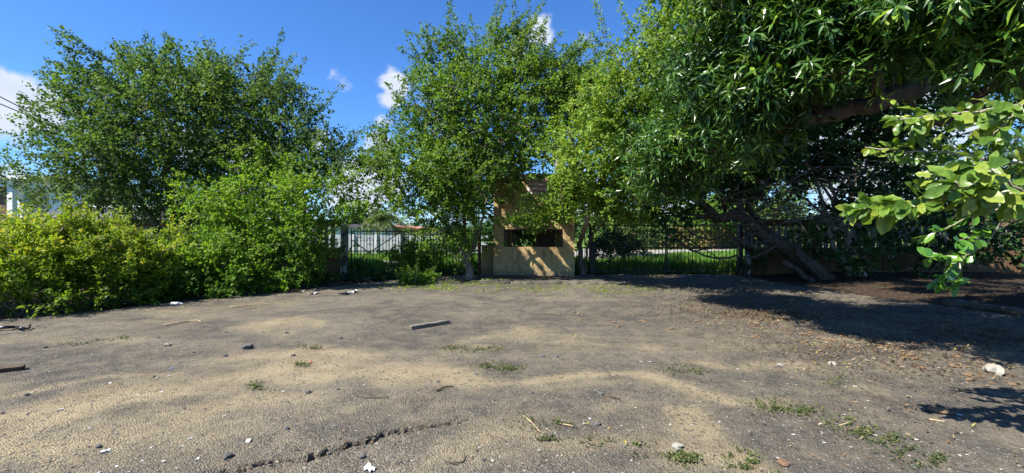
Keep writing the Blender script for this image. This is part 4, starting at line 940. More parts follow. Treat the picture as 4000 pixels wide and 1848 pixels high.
def far_wood():
    rg = np.random.default_rng(63); n = 26000; x = rg.uniform(-170,190,n); hgt = (2.0+3.2*vnoise(np.stack([x*.06,x*0],-1),1,64)+1.2*vnoise(np.stack([x*.3,x*0],-1),1,65))*np.where(x > 2, 1.35, .8); z = rg.random(n)**.7*hgt-1.0; y = 112+rg.normal(0,2.0,n)-np.abs(x)*.12
    me = leaves_mesh('far_wood', T_SMALL, np.stack([x,y,z],-1), norm(rg.normal(0,1,(n,3))), norm(rg.normal(0,.7,(n,3))+[0,-.3,.6]), rg.uniform(.7,1.3,n), rg.random(n), (0,0,0)); stuff('far_wood', me, M['dark_leaf'], 'low line of distant trees along the horizon', 'trees')
far_wood()
# vine covered wall beyond the right gate
def vine_wall():
    A, B = np.array([8.5,38.5,0]), np.array([30,44,0]); w = thing('vine_wall', 'low wall overgrown with brown and green vines beyond the right gate', 'wall', (A+B)/2)
    b = MB(); d = norm(B-A); nn = np.array([-d[1],d[0],0])*.1
    V = [[*(e+s*nn)[:2], z] for z in (-.2,1.75) for e in (A,B) for s in (-1,1)]; b.add(V, [(0,2,3,1),(4,5,7,6),(0,4,6,2),(1,3,7,5),(0,1,5,4),(2,6,7,3)]); part('wall', b, M['baluster'], w)
    n = 16000; rg = np.random.default_rng(47); u = rg.random(n); z = rg.random(n)**.8*1.95; bulge = .25+.35*vnoise(np.stack([u*40, z*2],-1),1,48)
    p = A+(B-A)*u[:,None]; p = p-nn/np.linalg.norm(nn)*(rg.random(n)*bulge)[:,None]; p[:,2] = z
    me = leaves_mesh('vines', T_SMALL, p, norm(rg.normal(0,1,(n,3))), norm(rg.normal(0,.6,(n,3))+[0,-.8,.4]), rg.uniform(.12,.26,n), rg.random(n), w.location); o = link('vines', me, M['ivy'], w); o['kind'] = 'stuff'
vine_wall()
# --- palms
def palm(label, base, top, nf, fl, seed, fan=False, trunks=None, wind=(.5,0,0)):
    rg = np.random.default_rng(seed); base = np.asarray(base, float); top = np.asarray(top, float); e = thing('palm_tree', label, 'palm', base)
    for (bb, tt, r) in (trunks or [(base, top, .14)]):
        b = MB(); P = spline([bb, bb*.5+tt*.5+rg.normal(0,.12,3), tt], 8); b.tube(P, np.linspace(r*1.2, r, len(P))+.01*np.sin(np.arange(len(P))*2.1), 8); part('trunk', b, M['bark_pale'], e, True)
    pos, dr, nr, sz = [], [], [], []; st = MB()
    tops = [tt for _, tt, _ in trunks] if trunks else [top]
    for k in range(nf):
        c = tops[k % len(tops)]; a = rg.uniform(0, 2*np.pi); el = rg.uniform(-.5, 1.25); d = np.array([math.cos(a)*math.cos(el), math.sin(a)*math.cos(el), math.sin(el)])+np.asarray(wind)*.5
        d = norm(d); L = fl*rg.uniform(.75,1.1); u = np.linspace(0,1,18); P = c+d*(L*u)[:,None]+np.asarray(wind)*.35*L*(u**2)[:,None]+np.array([0,0,-.55*L])*(u**2)[:,None]
        st.tube(P, np.linspace(.025,.006,18), 4, cap=False); sd = norm(np.cross(d, [0,0,1])+1e-6)
        tg = norm(np.gradient(P, axis=0))
        if fan:
            hub = P[9]
            for f in np.linspace(-1.35,1.35,26):
                dd = norm(tg[9]*math.cos(f)+sd*math.sin(f)); pos.append(hub); dr.append(dd+[0,0,-.15]); nr.append(np.cross(sd, tg[9])+rg.normal(0,.1,3)); sz.append(L*.55)
        else:
            for i in range(2,18):
                for s_ in (-1,1):
                    for j in range(2):
                        f = rg.uniform(0,1); q = P[i-1]*(1-f)+P[i]*f; pos.append(q); dr.append(norm(sd*s_*.8+tg[i]*.6+np.array([0,0,-.45])+rg.normal(0,.1,3))); nr.append([rg.normal(0,.3),rg.normal(0,.3),1]); sz.append(L*.34*math.sin(math.pi*min(1,.12+i/19)))
    part('frond_stalks', st, M['palm_stalk'], e)
    tv = (np.array([[-.028,0,0],[.028,0,0],[.022,.6,0],[0,1,-.12],[-.022,.6,0]]), np.array([[0,1,2,4]]), np.array([[4,2,3]]))
    n = len(pos); me = leaves_mesh('fronds', tv, np.array(pos), np.array(dr,float), np.array(nr,float), np.array(sz), rg.random(n), e.location); o = link('fronds', me, M['palm'], e); o['kind'] = 'stuff'
M['palm_stalk'] = flat('palm stalk', (.14,.15,.06), .2)
pb = at(1490, 970, 36); pb[2] = -.2
palm('small double trunked palm in front of the houses beyond the left gate', pb, at(1495,830,36), 44, 2.4, 51, trunks=[(pb+[-.2,0,0], at(1480,850,36), .09), (pb+[.35,.2,0], at(1500,845,36), .10)])
fb = at(2190, 905, 20.5); fb[2] = -.05
palm('tall fan palm rising behind the booth and centre tree', fb, at(2170,330,20.5), 46, 1.9, 53, fan=True)

# --- mango tree
def place_leaves(parent, name, meshes, pos, dr, nr, size, rg):
    x, y, z = basis(dr, nr); L0 = np.array(parent.location)
    for i in range(len(pos)):
        o = link(name, meshes[int(rg.integers(len(meshes)))], None, parent)
        m = Matrix([[*(a) ] for a in np.stack([x[i], y[i], z[i]], 1)*size[i]]).to_4x4(); m.translation = Vector(pos[i]-L0); o.matrix_basis = m
def leaf_variants(name, tpl, mat, n, lo=.05, hi=.95, wob=0):
    out = []; rg = np.random.default_rng(77)
    for k in range(n):
        tv = tpl[0].copy(); tv[:,2] += (rg.normal(0,.08)*tv[:,1]**2); tv[:,0] *= rg.uniform(.85,1.15)
        if wob: tv[:,2] += wob*np.sin(tv[:,1]*17+k)*np.abs(tv[:,0])*2
        nf = len(tpl[1])+len(tpl[2]); me = mk_mesh(name, tv, [tpl[1], tpl[2]], np.full(nf, lo+(hi-lo)*k/(n-1)), smooth=True); me.materials.append(mat); out.append(me)
    return out
def mango():
    K = lambda px: float(np.interp(px, [2450, 2700, 3000], [1.06, .92, .68])); at = lambda px, py, d: globals()['at'](px, py, d*K(px))
    base = np.array([9.0, 6.7, -.05]); t = Tree('mango_tree', 'large dark mango tree reaching in from the right over the lot', 'tree', base, seed=61); rg = t.rg
    t.stem([base, base+[-.1,0,1.6], base+[-.5,0,3.0], at(3960,170,9.3)], .28, .20, 6, .01)
    t.stem([at(3960,170,9.3), at(3700,290,9.1), at(3450,390,9.0), at(3200,460,9.1), at(3020,500,9.2), at(2880,550,9.3), at(2760,595,9.4), at(2700,640,9.4)], .155, .045, 6, .015)
    t.stem([at(3450,390,9), at(3380,250,8.8), at(3250,130,8.6), at(3100,60,8.5)], .085, .035); t.stem([at(3200,460,9.1), at(3170,380,8.9), at(3010,300,8.6), at(2900,220,8.5)], .07, .03)
    t.stem([at(3960,170,9.3), at(3800,-60,8.6), at(3500,-220,8.2)], .13, .06); t.stem([at(3960,170,9.3), at(3900,60,7.4), at(3750,40,5.7)], .085, .035); t.stem([at(3700,290,9.1), at(3560,160,9.3), at(3400,60,9.4)], .08, .035)
    t.stem([at(3020,500,9.2), at(2900,420,8.9), at(2760,400,8.8)], .06, .03)
    t.stem([base+[-.3,.2,2.3], at(3950,330,10.2), at(3700,480,10.8), at(3560,420,11), at(3480,330,11)], .09,.04)
    lobes = [(2950,170,8.6,270,140,1.0,3.2),(2760,300,8.7,190,130,.9,2.4),(2640,500,9.1,150,120,.8,1.7),(2550,620,9.2,120,95,.6,1.3),(2900,380,8.5,170,80,.7,1.3),(2980,430,8.4,100,60,.5,.6),(3150,60,8.4,260,110,1.1,2.4),(2800,560,8.9,130,60,.5,.8),(3020,250,8.3,120,80,.5,.9),
             (3450,-120,8.4,350,130,1.3,2.4),(3000,-140,8.8,380,120,1.3,2.2),(3680,40,6.2,200,60,.6,.7),(3900,60,5.9,160,90,.5,.8),(3560,-20,6.8,180,60,.7,.8),(3850,190,6.3,130,50,.4,.35),(4100,-150,8.5,350,200,1.8,2.2),(4250,200,9.5,200,200,1.5,1.2),(2610,690,9.3,110,55,.5,.8),(3380,110,9.2,140,60,.6,.6),
             (3300,-330,9.5,500,160,1.6,1.8),(2900,-300,13,350,150,2.2,1.8),(3300,-150,13.5,350,150,2.2,1.8),(3700,-100,13.5,300,180,2.0,1.5),(3650,120,10.5,300,150,1.2,1.4),(3300,260,10.8,200,90,.9,.7)]
    t.grow(lobe_pts(rg, [(l[0]+45,l[1],l[2]*K(l[0]),l[3]*.9,l[4]*.9,l[5]*(2.0 if l[0] < 2850 else 1.15),*l[6:]) for l in lobes], 2200, 7, .21, .75), .3, .02); t.wood(M['bark_dark'], .008, 2.5)
    A = np.array(t.pos)[t.ends]; Dd = np.array(t.dir)[t.ends]
    # extra rosettes beside each end
    P = np.concatenate([A]+[A+rg.normal(0,.17,A.shape) for _ in range(4)]); Dd = np.concatenate([Dd]*5); n = len(P); k = 11
    ax = norm(Dd*.5+rg.normal(0,.35,(n,3))+np.array([-.25,-.2,.35])); s1 = norm(np.cross(ax, rg.normal(0,1,(n,3)))); s2 = np.cross(ax, s1)
    th = np.arange(k)*2.4; el = np.linspace(1.05, -.45, k)
    dr = (np.cos(el)[None,:,None]*(np.cos(th)[None,:,None]*s1[:,None]+np.sin(th)[None,:,None]*s2[:,None])+np.sin(el)[None,:,None]*ax[:,None])+rg.normal(0,.15,(n,k,3))+np.array([0,0,-.25])
    pos = P[:,None]+ax[:,None]*(np.linspace(.06,-.08,k))[None,:,None]+0*dr
    nr = ax[:,None]*.7+np.array([0,0,.6])+rg.normal(0,.25,(n,k,3))
    size = rg.uniform(.10,.215,(n,k))*rg.uniform(.8,1.15,(n,1))
    pos, dr, nr, size = pos.reshape(-1,3), norm(dr.reshape(-1,3)), norm(nr.reshape(-1,3)), size.ravel()
    # the 300 leaves that show largest: nearest, inside the frame, well spread
    u = pos[:,0]/pos[:,1]; v = (pos[:,2]-H)/pos[:,1]; inside = (np.abs(u) < 1.15)&(v < .52)
    sc = np.where(inside, pos[:,1]/size*.2+rg.uniform(0,1.2,len(pos)), 99); pick = np.zeros(len(pos), bool); pick[np.argsort(sc)[:300]] = True
    r_ = ~pick; nn = r_.sum(); rnd = np.clip(np.repeat(rg.beta(2,2.6,n), k)[r_]+rg.normal(0,.15,nn), 0, 1)
    me = leaves_mesh('leaves', T_MANGO_LO, pos[r_], dr[r_], nr[r_], size[r_], rnd, t.e.location); o = link('leaves', me, M['mango'], t.e); o['kind'] = 'stuff'
    place_leaves(t.e, 'leaf', leaf_variants('leaf', T_MANGO, M['mango'], 6), pos[pick], dr[pick], nr[pick], size[pick], rg)
mango()
# --- near broad leaved tree, trunk out of the frame at the right
T_BROAD = leaf_tpl([(0,0),(.06,.03),(.16,.085),(.28,.145),(.40,.19),(.52,.225),(.63,.24),(.74,.23),(.83,.195),(.91,.135),(.97,.065),(1,0)], .30, .30)
def almond():
    base = np.array([5.6, 3.9, -.05]); t = Tree('broadleaf_tree', 'near tree whose bright broad leaves hang in from the right edge', 'tree', base, seed=71); rg = t.rg
    t.stem([base, base+[-.05,0,1.2], base+[-.1,0,2.4], base+[0,.1,3.6]], .16, .08, 5, .01)
    br = [([(4250,330,3.6),(4000,400,3.4),(3800,440,3.4),(3620,455,3.4),(3500,470,3.4)], .018, .17), ([(4300,650,3.6),(4000,640,3.3),(3750,600,3.4),(3560,590,3.5),(3380,575,3.6)], .016, .14), ([(4300,800,3.4),(4020,770,3.0),(3820,760,3.0),(3600,790,3.1),(3440,805,3.2),(3320,815,3.3)], .018, .20),
          ([(4020,770,3.0),(3900,680,2.9),(3800,640,2.9)], .012, .22), ([(4000,400,3.4),(3920,480,3.3),(3850,560,3.3)], .010, .2), ([(3820,760,3.0),(3740,720,2.9),(3660,700,3.0)], .010, .19)]
    ps, ds, ns, ss = [], [], [], []
    for pts, r, size in br:
        P = [at(*p) for p in pts]; t.stem(P, r, r*.3, 6, .006); C = spline(P, 8); seg = np.linalg.norm(np.diff(C,axis=0),axis=1).sum()
        for c in np.linspace(0.18, 1, max(4, int(seg/.078))):
            i = min(len(C)-2, int(c*(len(C)-1))); tg = norm(C[i+1]-C[i])
            m_ = int(rg.integers(3,6)); ph = rg.uniform(0,6)
            for j in range(m_):
                a = ph+j*2.4; s1 = norm(np.cross(tg, [0,0,1])); s2 = np.cross(s1, tg)
                d = norm(s1*math.cos(a)+s2*math.sin(a)*.6+tg*rg.uniform(.2,.9)+np.array([0,0,-.18])+rg.normal(0,.15,3))
                ps.append(C[i]+d*.02); ds.append(d); ns.append(norm(np.array([-.35,-.35,.6])+rg.normal(0,.5,3))); ss.append(size*.95*rg.uniform(.45,1.15)*(.62 if c > .85 else 1))
    place_leaves(t.e, 'leaf', leaf_variants('leaf', T_BROAD, M['almond'], 5, wob=.12), np.array(ps), np.array(ds), np.array(ns), np.array(ss), rg)
    # drooping twig with small glossy leaves
    ps, ds, ns, ss = [], [], [], []
    for pts in ([(3980,800,3.3),(3850,830,3.4),(3760,860,3.5),(3680,900,3.55),(3620,925,3.6)], [(3940,830,3.4),(3850,950,3.5),(3760,1010,3.5),(3715,1050,3.5),(3660,1105,3.5)], [(3850,950,3.5),(3800,930,3.45),(3740,940,3.4)], [(3760,1010,3.5),(3690,1000,3.45),(3630,1005,3.4)], [(3760,1010,3.5),(3740,1080,3.45),(3725,1110,3.4)], [(3850,850,3.4),(3830,780,3.4),(3790,770,3.4)], [(3900,870,3.5),(3850,880,3.5),(3830,900,3.5)]):
        P = [at(*p) for p in pts]; t.stem(P, .008, .003, 5, .004); C = spline(P, 6); seg = np.linalg.norm(np.diff(C,axis=0),axis=1).sum()
        for c in np.linspace(.35, 1, max(3, int(seg/.055))):
            i = min(len(C)-2, int(c*(len(C)-1))); tg = norm(C[i+1]-C[i])
            for j in range(2 if c < .95 else 5):
                d = norm(tg*.5+rg.normal(0,.7,3)+np.array([0,0,-.35])); ps.append(C[i]); ds.append(d); ns.append(norm(np.array([-.4,-.5,.6])+rg.normal(0,.4,3))); ss.append(rg.uniform(.07,.115))
    t.wood(M['bark_pale'], .003, 2.6)
    place_leaves(t.e, 'glossy_leaf', leaf_variants('glossy_leaf', T_OVAL, M['glossy'], 4), np.array(ps), np.array(ds), np.array(ns), np.array(ss), rg)
almond()

# ------------------------------------------------------------------ grass beyond the gates and weeds on the lot
def grass():
    rg = np.random.default_rng(81); P = []
    for x0,x1,y0,y1,n in ((2.5,12,17.3,24,16000),(-7,0,17.3,20,6000),(2,30,24,40,14000),(-16,0,25.5,31,7000),(-14,-6,17.3,20,2500)):
        P.append(np.stack([rg.uniform(x0,x1,n), rg.uniform(y0,y1,n)],-1))
    P = np.concatenate(P); z = terr(P); n = len(P)
    pos = np.concatenate([P, z[:,None]], 1); tall = np.where(P[:,1] < 20, rg.uniform(.2,.6,n), rg.uniform(.12,.3,n))*(.5+vnoise(P,.8,82))
    # blades never stand on the road
    c = np.array([(-16,22.5),(-10,22.4),(-5,22.8),(0,25),(5,31),(10,38),(20,44)],float); d = np.full(n, 9.)
    for i in range(len(c)-1): d = np.minimum(d, seg_d(P, c[i], c[i+1])[0]-np.interp(P[:,0], [-16,-5,0,5,10,20], [2,2.3,2.8,3.6,4.5,5]))
    k = d > 0
    dr = norm(rg.normal(0,.35,(n,3))*[1,1,0]+[0,0,1]); nr = norm(rg.normal(0,1,(n,3)))
    tpl = (T_BLADE[0]*np.array([2.0,1,1]), T_BLADE[1], T_BLADE[2])
    stuff('grass', leaves_mesh('grass', tpl, pos[k], dr[k], nr[k], tall[k], rg.random(k.sum()), (0,0,0)), M['grass'], 'green grass growing on the ground beyond the two gates', 'grass')
grass()
def weeds(label, spots, n, size=.022, seed=1):
    rg = np.random.default_rng(seed); c = gnd(*spots[len(spots)//2][:2]); P = []
    for px, py, w, h in spots:
        m_ = n//len(spots); q = np.array([gnd(px+a*w*1.25, py+b_*h*1.2) for a, b_ in rg.normal(0,.6,(m_,2))]); P.append(q)
    P = np.concatenate(P); P = P[vnoise(P[:,:2], 14, seed)*.5+vnoise(P[:,:2], 33, seed+7)*.5 > .47]; m_ = len(P); P[:,2] = lot_h(P[:,:2])+rg.uniform(.002,.018,m_)
    me = leaves_mesh('weeds', T_SMALL, P, norm(rg.normal(0,1,(m_,3))+[0,0,.5]), norm(rg.normal(0,.5,(m_,3))+[0,0,1]), rg.uniform(.5,1.25,m_)*size, rg.random(m_), c)
    o = tag(link('weed_patch', me, M['weed'], loc=tuple(c)), label, 'weeds'); o['kind'] = 'stuff'
WEEDS = [('tiny round weed tuft on sand nearest the left side', [(1010,1512,28,12)], 260), ('small weed tuft beside a red scrap on the sand', [(1178,1428,26,9)], 260), ('small flat weed tuft above the sand near the dark stone', [(1226,1362,30,7)], 300),
         ('long flat weed patch behind the sand in the lot middle', [(1770,1360,40,9),(1850,1366,60,10),(1930,1362,40,8)], 800), ('two lobed green weed patch on the sand in the lot middle', [(1920,1432,40,12),(1990,1440,40,12)], 900),
         ('thin yellowish weed line on the dark asphalt at left', [(300,1342,70,7),(400,1330,70,6),(480,1320,30,6)], 420), ('sparse weed patch right of the sand band', [(2640,1440,70,18),(2700,1455,50,14)], 480),
         ('leafy start of the weed strip at the right', [(2990,1580,70,22),(3070,1600,70,18),(3140,1610,50,14)], 1000), ('weed strip running to the bottom right corner', [(3290,1650,60,22),(3380,1690,60,22),(3470,1720,60,22),(3560,1770,60,20),(3620,1800,50,20)], 1700),
         ('weed tuft beside the blue white scrap at the bottom', [(2650,1790,40,22),(2690,1800,30,22)], 560), ('weed tufts at the bottom edge right of centre', [(2900,1790,45,16),(2930,1830,60,16)], 620), ('dry weed patch below the bent stick', [(2080,1670,60,14),(2170,1665,60,14),(2140,1725,50,9)], 420), ('dry weed scatter at the pale gravel', [(2330,1735,40,12),(2480,1745,40,12),(2510,1785,40,12)], 380),
         ('small weed tuft between leaves at right', [(3280,1480,40,10),(3250,1500,40,9)], 240), ('weeds under the right gate in a patch of sun', [(2500,1075,50,8),(2560,1080,40,7)], 500), ('weed patch in a sun fleck below the right gate', [(2930,1110,50,7),(2900,1062,40,8)], 500)]
for i, (l, s_, n_) in enumerate(WEEDS): weeds(l, s_, n_, .022 if s_[0][1] > 1250 else .05, 200+i)
# ------------------------------------------------------------------ fallen leaves, gravel
def scatter_px(rg, zones):                            # zones: (list of px points, spread px, count)
    out = []
    for pts, (sx, sy), n in zones:
        pts = np.array(pts, float); k = rg.uniform(0, len(pts)-1, n); i = k.astype(int); f = (k-i)[:,None]; i2 = np.minimum(i+1, len(pts)-1)
        q = pts[i]*(1-f)+pts[i2]*f+rg.normal(0,1,(n,2))*[sx, sy]; out.append(q)
    q = np.concatenate(out); q = q[q[:,1] > 1062]; d = F*H/(q[:,1]-HZ); return np.stack([(q[:,0]-2000)/F*d, d], -1)
def litter():
    rg = np.random.default_rng(91)
    P = scatter_px(rg, [([(2600,1150),(3000,1200),(3300,1240),(4000,1330)],(120,25),2600),([(2400,1130),(3000,1150),(4200,1250)],(200,30),3000),([(2600,1200),(2900,1230),(3100,1245)],(90,14),1900),([(3600,1270),(4100,1330)],(120,22),1100),([(2800,1300),(3400,1380),(4000,1450)],(250,45),1900),
                         ([(2100,1160),(2500,1200),(3000,1280)],(200,35),900),([(0,1240),(500,1205),(1000,1165),(1300,1130)],(80,10),1500),([(1300,1120),(1800,1110),(2300,1120)],(120,10),1400),([(2000,1150),(2500,1120),(2700,1110)],(200,14),1400),
                         ([(1300,1350),(2600,1500)],(400,120),260),([(2600,1500),(3800,1650)],(350,110),520),([(900,1830),(1300,1775),(1480,1720)],(50,14),70),([(1650,1690),(2200,1750)],(200,60),80),([(1500,1250),(2500,1290)],(300,40),500),([(2200,1190),(2800,1260),(3300,1330)],(250,35),1500),([(300,1600),(1500,1750)],(400,110),60),([(2200,1070),(3600,1085)],(150,10),1600),([(2950,1350),(3700,1400)],(200,40),500)])
    P = np.concatenate([P, scatter_px(rg, [([(3300,1100),(4200,1180)],(150,25),1500)])])
    n = len(P); z = np.where(in_lot(P), lot_h(P), terr(P)); onp = (P[:,0] > -.9)&(P[:,0] < 2.85)&(P[:,1] > 13.65)&(P[:,1] < 15.55); z = np.where(onp, .10, z)
    k = ~((P[:,0] > -.7)&(P[:,0] < 2.2)&(P[:,1] > 15.5))&(P[:,1] > 2.6); P = P[k]; z = z[k]; n = len(P)
    pos = np.concatenate([P, (z+rg.uniform(.006,.022,n))[:,None]], 1); th = rg.uniform(0, 2*np.pi, n)
    right = smooth(2, 5, P[:,0])
    size = rg.uniform(.014,.04,n)+right*rg.uniform(.0,.035,n)
    tpl = leaf_tpl([(0,0),(.5,.19),(1,0)], .5, -.35)
    rnd = np.clip(rg.beta(1.6,1.8,n)-.18*right*(P[:,1] > 8), 0, .985); rnd = np.where(rg.random(n) < .015, 1.0, rnd)
    me = leaves_mesh('fallen_leaves', tpl, pos, np.stack([np.cos(th), np.sin(th), rg.normal(0,.18,n)], -1), norm(rg.normal(0,.35,(n,3))+[0,0,1]), size, rnd, (0,0,0))
    stuff('fallen_leaves', me, M['litter'], 'brown and orange dry leaves scattered over the asphalt and under the trees', 'leaves')
    # pale green leaf drift under the centre tree
    P = scatter_px(rg, [([(1600,1120),(1750,1110),(1900,1125)],(90,11),1900),([(1950,1130),(2300,1140),(2500,1120)],(120,12),1500),([(1450,1075),(1800,1085)],(90,8),900)]); P = P[vnoise(P,1.7,303)*.6+vnoise(P,5,304)*.4 > .47]; n = len(P)
    z = np.where(in_lot(P), lot_h(P), terr(P)); onp = (P[:,0] > -.9)&(P[:,0] < 2.85)&(P[:,1] > 13.65)&(P[:,1] < 15.55); z = np.where(onp, .10, z); pos = np.concatenate([P, (z+rg.uniform(.006,.03,n))[:,None]], 1)
    me = leaves_mesh('leaf_drift', T_SMALL, pos, norm(rg.normal(0,1,(n,3))*[1,1,.2]), norm(rg.normal(0,.35,(n,3))+[0,0,1]), rg.uniform(.03,.07,n), np.clip(rg.beta(2,1.8,n),0,1), (0,0,0))
    stuff('leaf_drift', me, M['yellow_bush'], 'yellow green fallen leaflets drifted below the booth kerb', 'leaves')
litter()
def octa(jit, rg):
    v = np.array([[1,0,0],[0,1,0],[-1,0,0],[0,-1,0],[0,0,.6],[0,0,-.5],[.6,.6,.25],[-.6,.55,.3],[-.55,-.6,.2],[.6,-.6,.3]],float); v += rg.normal(0,jit,v.shape)
    return v, [(0,6,4),(6,1,4),(1,7,4),(7,2,4),(2,8,4),(8,3,4),(3,9,4),(9,0,4),(6,0,5),(1,6,5),(7,1,5),(2,7,5),(8,2,5),(3,8,5),(9,3,5),(0,9,5)]
def gravel():
    rg = np.random.default_rng(95); n = 5200
    q = np.stack([rg.uniform(-100,4100,n), 1130+(1900-1130)*rg.random(n)**.7], -1); d = F*H/(q[:,1]-HZ); P = np.stack([(q[:,0]-2000)/F*d, d], -1); P = P[in_lot(P)]; n = len(P)
    v, f = octa(.12, rg); f = np.array(f); th = rg.uniform(0,6.28,n); s = np.clip(rg.lognormal(-5.2,.45,n),.003,.016)*(.8+.05*P[:,1])
    ca, sa = np.cos(th), np.sin(th); x = v[None,:,0]*ca[:,None]-v[None,:,1]*sa[:,None]; y = v[None,:,0]*sa[:,None]+v[None,:,1]*ca[:,None]
    V = np.stack([P[:,None,0]+x*s[:,None], P[:,None,1]+y*s[:,None], lot_h(P)[:,None]+(v[None,:,2]+.25)*s[:,None]], -1).reshape(-1,3)
    pal = rg.random(n); midx = np.repeat(np.where(pal < .62, 0, np.where(pal < .9, 1, 2)), len(f))
    me = mk_mesh('gravel', V, [(f[None]+(np.arange(n)*len(v))[:,None,None]).reshape(-1,3)], midx=midx)
    for k in ('stone','stone_pale','seed'): me.materials.append(M[k])
    stuff('gravel', me, None, 'loose grit and tiny stones strewn over the asphalt', 'gravel')
gravel()
# ------------------------------------------------------------------ single things lying on the lot
def gz(p): return float(lot_h(np.array([p[:2]]))[0])
def lump_mesh(name, rg, sx, sy, sz, mat, jit=.1, sub=1):
    import bmesh
    bm = bmesh.new(); bmesh.ops.create_icosphere(bm, subdivisions=sub+1, radius=1)
    for v in bm.verts:
        k = 1+rg.normal(0, jit); v.co = Vector((v.co.x*sx*k, v.co.y*sy*k, max(v.co.z,-.6)*sz*k))
    me = bpy.data.meshes.new(name); bm.to_mesh(me); bm.free(); me.materials.append(mat); return me
def lump(name, px, py, mes, s, label, cat, group=None):
    p = gnd(px, py); o = link(name, mes, None, loc=(p[0], p[1], gz(p)+.35*s)); o.scale = (s*R.uniform(.8,1.25), s*R.uniform(.8,1.25), s*R.uniform(.8,1.1)); o.rotation_euler = (0,0,R.uniform(0,6.28)); return tag(o, label, cat, group)
rg = np.random.default_rng(99)
SEEDS = [lump_mesh('mango_stone', rg, 1.5, .85, .55, M['seed'], .07) for _ in range(3)]
STONES = [lump_mesh('stone', rg, 1.1, .9, .65, M['stone'], .13) for _ in range(4)]; PALES = [lump_mesh('stone', rg, 1.1, .9, .6, M['stone_pale'], .13) for _ in range(3)]
def seg_scatter(zones):
    return [q for pts, sp, n in zones for q in np.array(pts)[rg.integers(len(pts), size=n)]+rg.normal(0,1,(n,2))*sp]
for zn, zl in (([([(2750,1260),(2950,1285),(3100,1300)],(70,18),26)], 'brown dried mango stone near the tip of the tree shade'), ([([(3250,1310),(3420,1340),(3550,1360)],(70,18),24)], 'brown dried mango stone on bare asphalt below the hanging glossy twig'),
               ([([(2300,1230),(2480,1255)],(110,22),12)], 'dried mango stone on grey asphalt in front of the right gate'), ([([(3650,1420),(3850,1460)],(90,30),12)], 'dried mango stone beside the white concrete lump at the right')):
    for q in seg_scatter(zn):
        if q[1] > 1190 and q[0] < 3980: lump('mango_stone', q[0], q[1], SEEDS[rg.integers(3)], rg.uniform(.020,.034), zl, 'mango stone', 'dried mango stones on the asphalt')
for px, py, s in [(1203,1537,.03),(2120,1392,.03),(2175,1395,.026),(1120,1305,.03),(755,1380,.02),(880,1395,.03),(1145,1394,.025),(105,1545,.025),(175,1357,.03),(385,1750,.022),(600,1475,.02),(1330,1325,.035),(2345,1545,.03),(620,1320,.025),(880,1300,.025),(1860,1465,.02),(1320,1525,.018),(1710,1495,.02),(2075,1540,.02),(2335,1668,.026),(1120,1680,.022),(890,1790,.03),(1415,1795,.026),(1700,1528,.02)]:
    lump('stone', px, py, STONES[rg.integers(4)], s, 'small dark stone loose on the '+('sandy left half of the lot' if px < 1250 else 'asphalt near the lot middle')+(' towards the plank' if py < 1480 else ' towards the bottom'), 'stone', 'loose dark stones on the asphalt')
lump('asphalt_chunk', 968, 1364, STONES[0], .07, 'large jagged chunk of broken asphalt on the sand left of centre', 'stone')
lump('asphalt_chunk', 655, 1352, PALES[0], .04, 'flat grey stone left of the jagged asphalt chunk', 'stone')
lump('pale_stone', 3045, 1427, PALES[1], .04, 'round pale stone among leaves right of centre', 'stone'); lump('pale_stone', 3250, 1424, PALES[2], .045, 'pale stone right of the other pale stone among the leaves', 'stone')
lump('concrete_block', 3880, 1455, PALES[0], .10, 'jagged white concrete lump near the right edge', 'rubble'); lump('pale_stone', 2645, 1753, PALES[1], .035, 'white stone above a weed tuft at the bottom right of centre', 'stone')
lump('rock', 3105, 1035, PALES[2], .16, 'sunlit pale rock behind the leaning trunk', 'rock'); lump('dry_husk', 3670, 1608, SEEDS[1], .055, 'large brown dry husk at the right on bare asphalt', 'husk'); lump('dry_husk', 3060, 1815, SEEDS[2], .035, 'curled orange brown husk at the bottom right', 'husk')
# the crack's broken lumps
for i in range(9):
    j = rg.integers(2, len(CR2)-6); p = CR2[j]+rg.normal(0,.02,2); o = link('asphalt_crumb', STONES[i % 4], None, loc=(p[0], p[1]-.01, gz(p)+.008)); s = rg.uniform(.008,.02); o.scale = (s,s,s); tag(o, 'black asphalt crumb broken off along the crack', 'stone', 'crumbs along the asphalt crack')
def slab(name, p, q, w, h, mat, label, cat, tilt=0.0):
    a, b_ = gnd(*p), gnd(*q); a[2] = gz(a)+h/2+.004; b_[2] = gz(b_)+h/2+.004+tilt; d = norm(b_-a); L = np.linalg.norm(b_-a)
    n = 9; mb = MB(); V = []
    for i in range(n):
        for sy, sz in ((-1,-1),(1,-1),(1,1),(-1,1)): V.append([L*(i/(n-1)-.5)+(rg.normal(0,.012) if i in (0,n-1) else 0), sy*w/2+rg.normal(0,.0025), sz*h/2+rg.normal(0,.002)])
    mb.add(V, [(i*4+j, i*4+(j+1)%4, i*4+4+(j+1)%4, i*4+4+j) for i in range(n-1) for j in range(4)]+[(3,2,1,0), tuple(4*n-4+j for j in range(4))])
    o = link(name, mb.mesh(name), mat, loc=tuple((a+b_)/2)); o.rotation_euler = (0, -math.asin(d[2]), math.atan2(d[1], d[0])); tag(o, label, cat)
slab('plank', (1606,1286), (1751,1262), .10, .055, M['wood'], 'grey weathered plank lying on the asphalt in the middle of the lot', 'plank')
slab('plank', (-120,1468), (88,1444), .11, .045, M['wood_dark'], 'dark brown plank cut off by the left edge of the picture', 'plank')
def stick(pts, r, mat, label, name='stick', cat='stick', h=.012):
    P = [gnd(*p) for p in pts]
    for i, p in enumerate(P): p[2] = gz(p)+r+h*(i % 2)
    b = MB(); C = spline(P, 5); b.tube(C, np.linspace(r, r*.5, len(C)), 6); single(name, b, mat, label, cat, P[0], smooth=True)
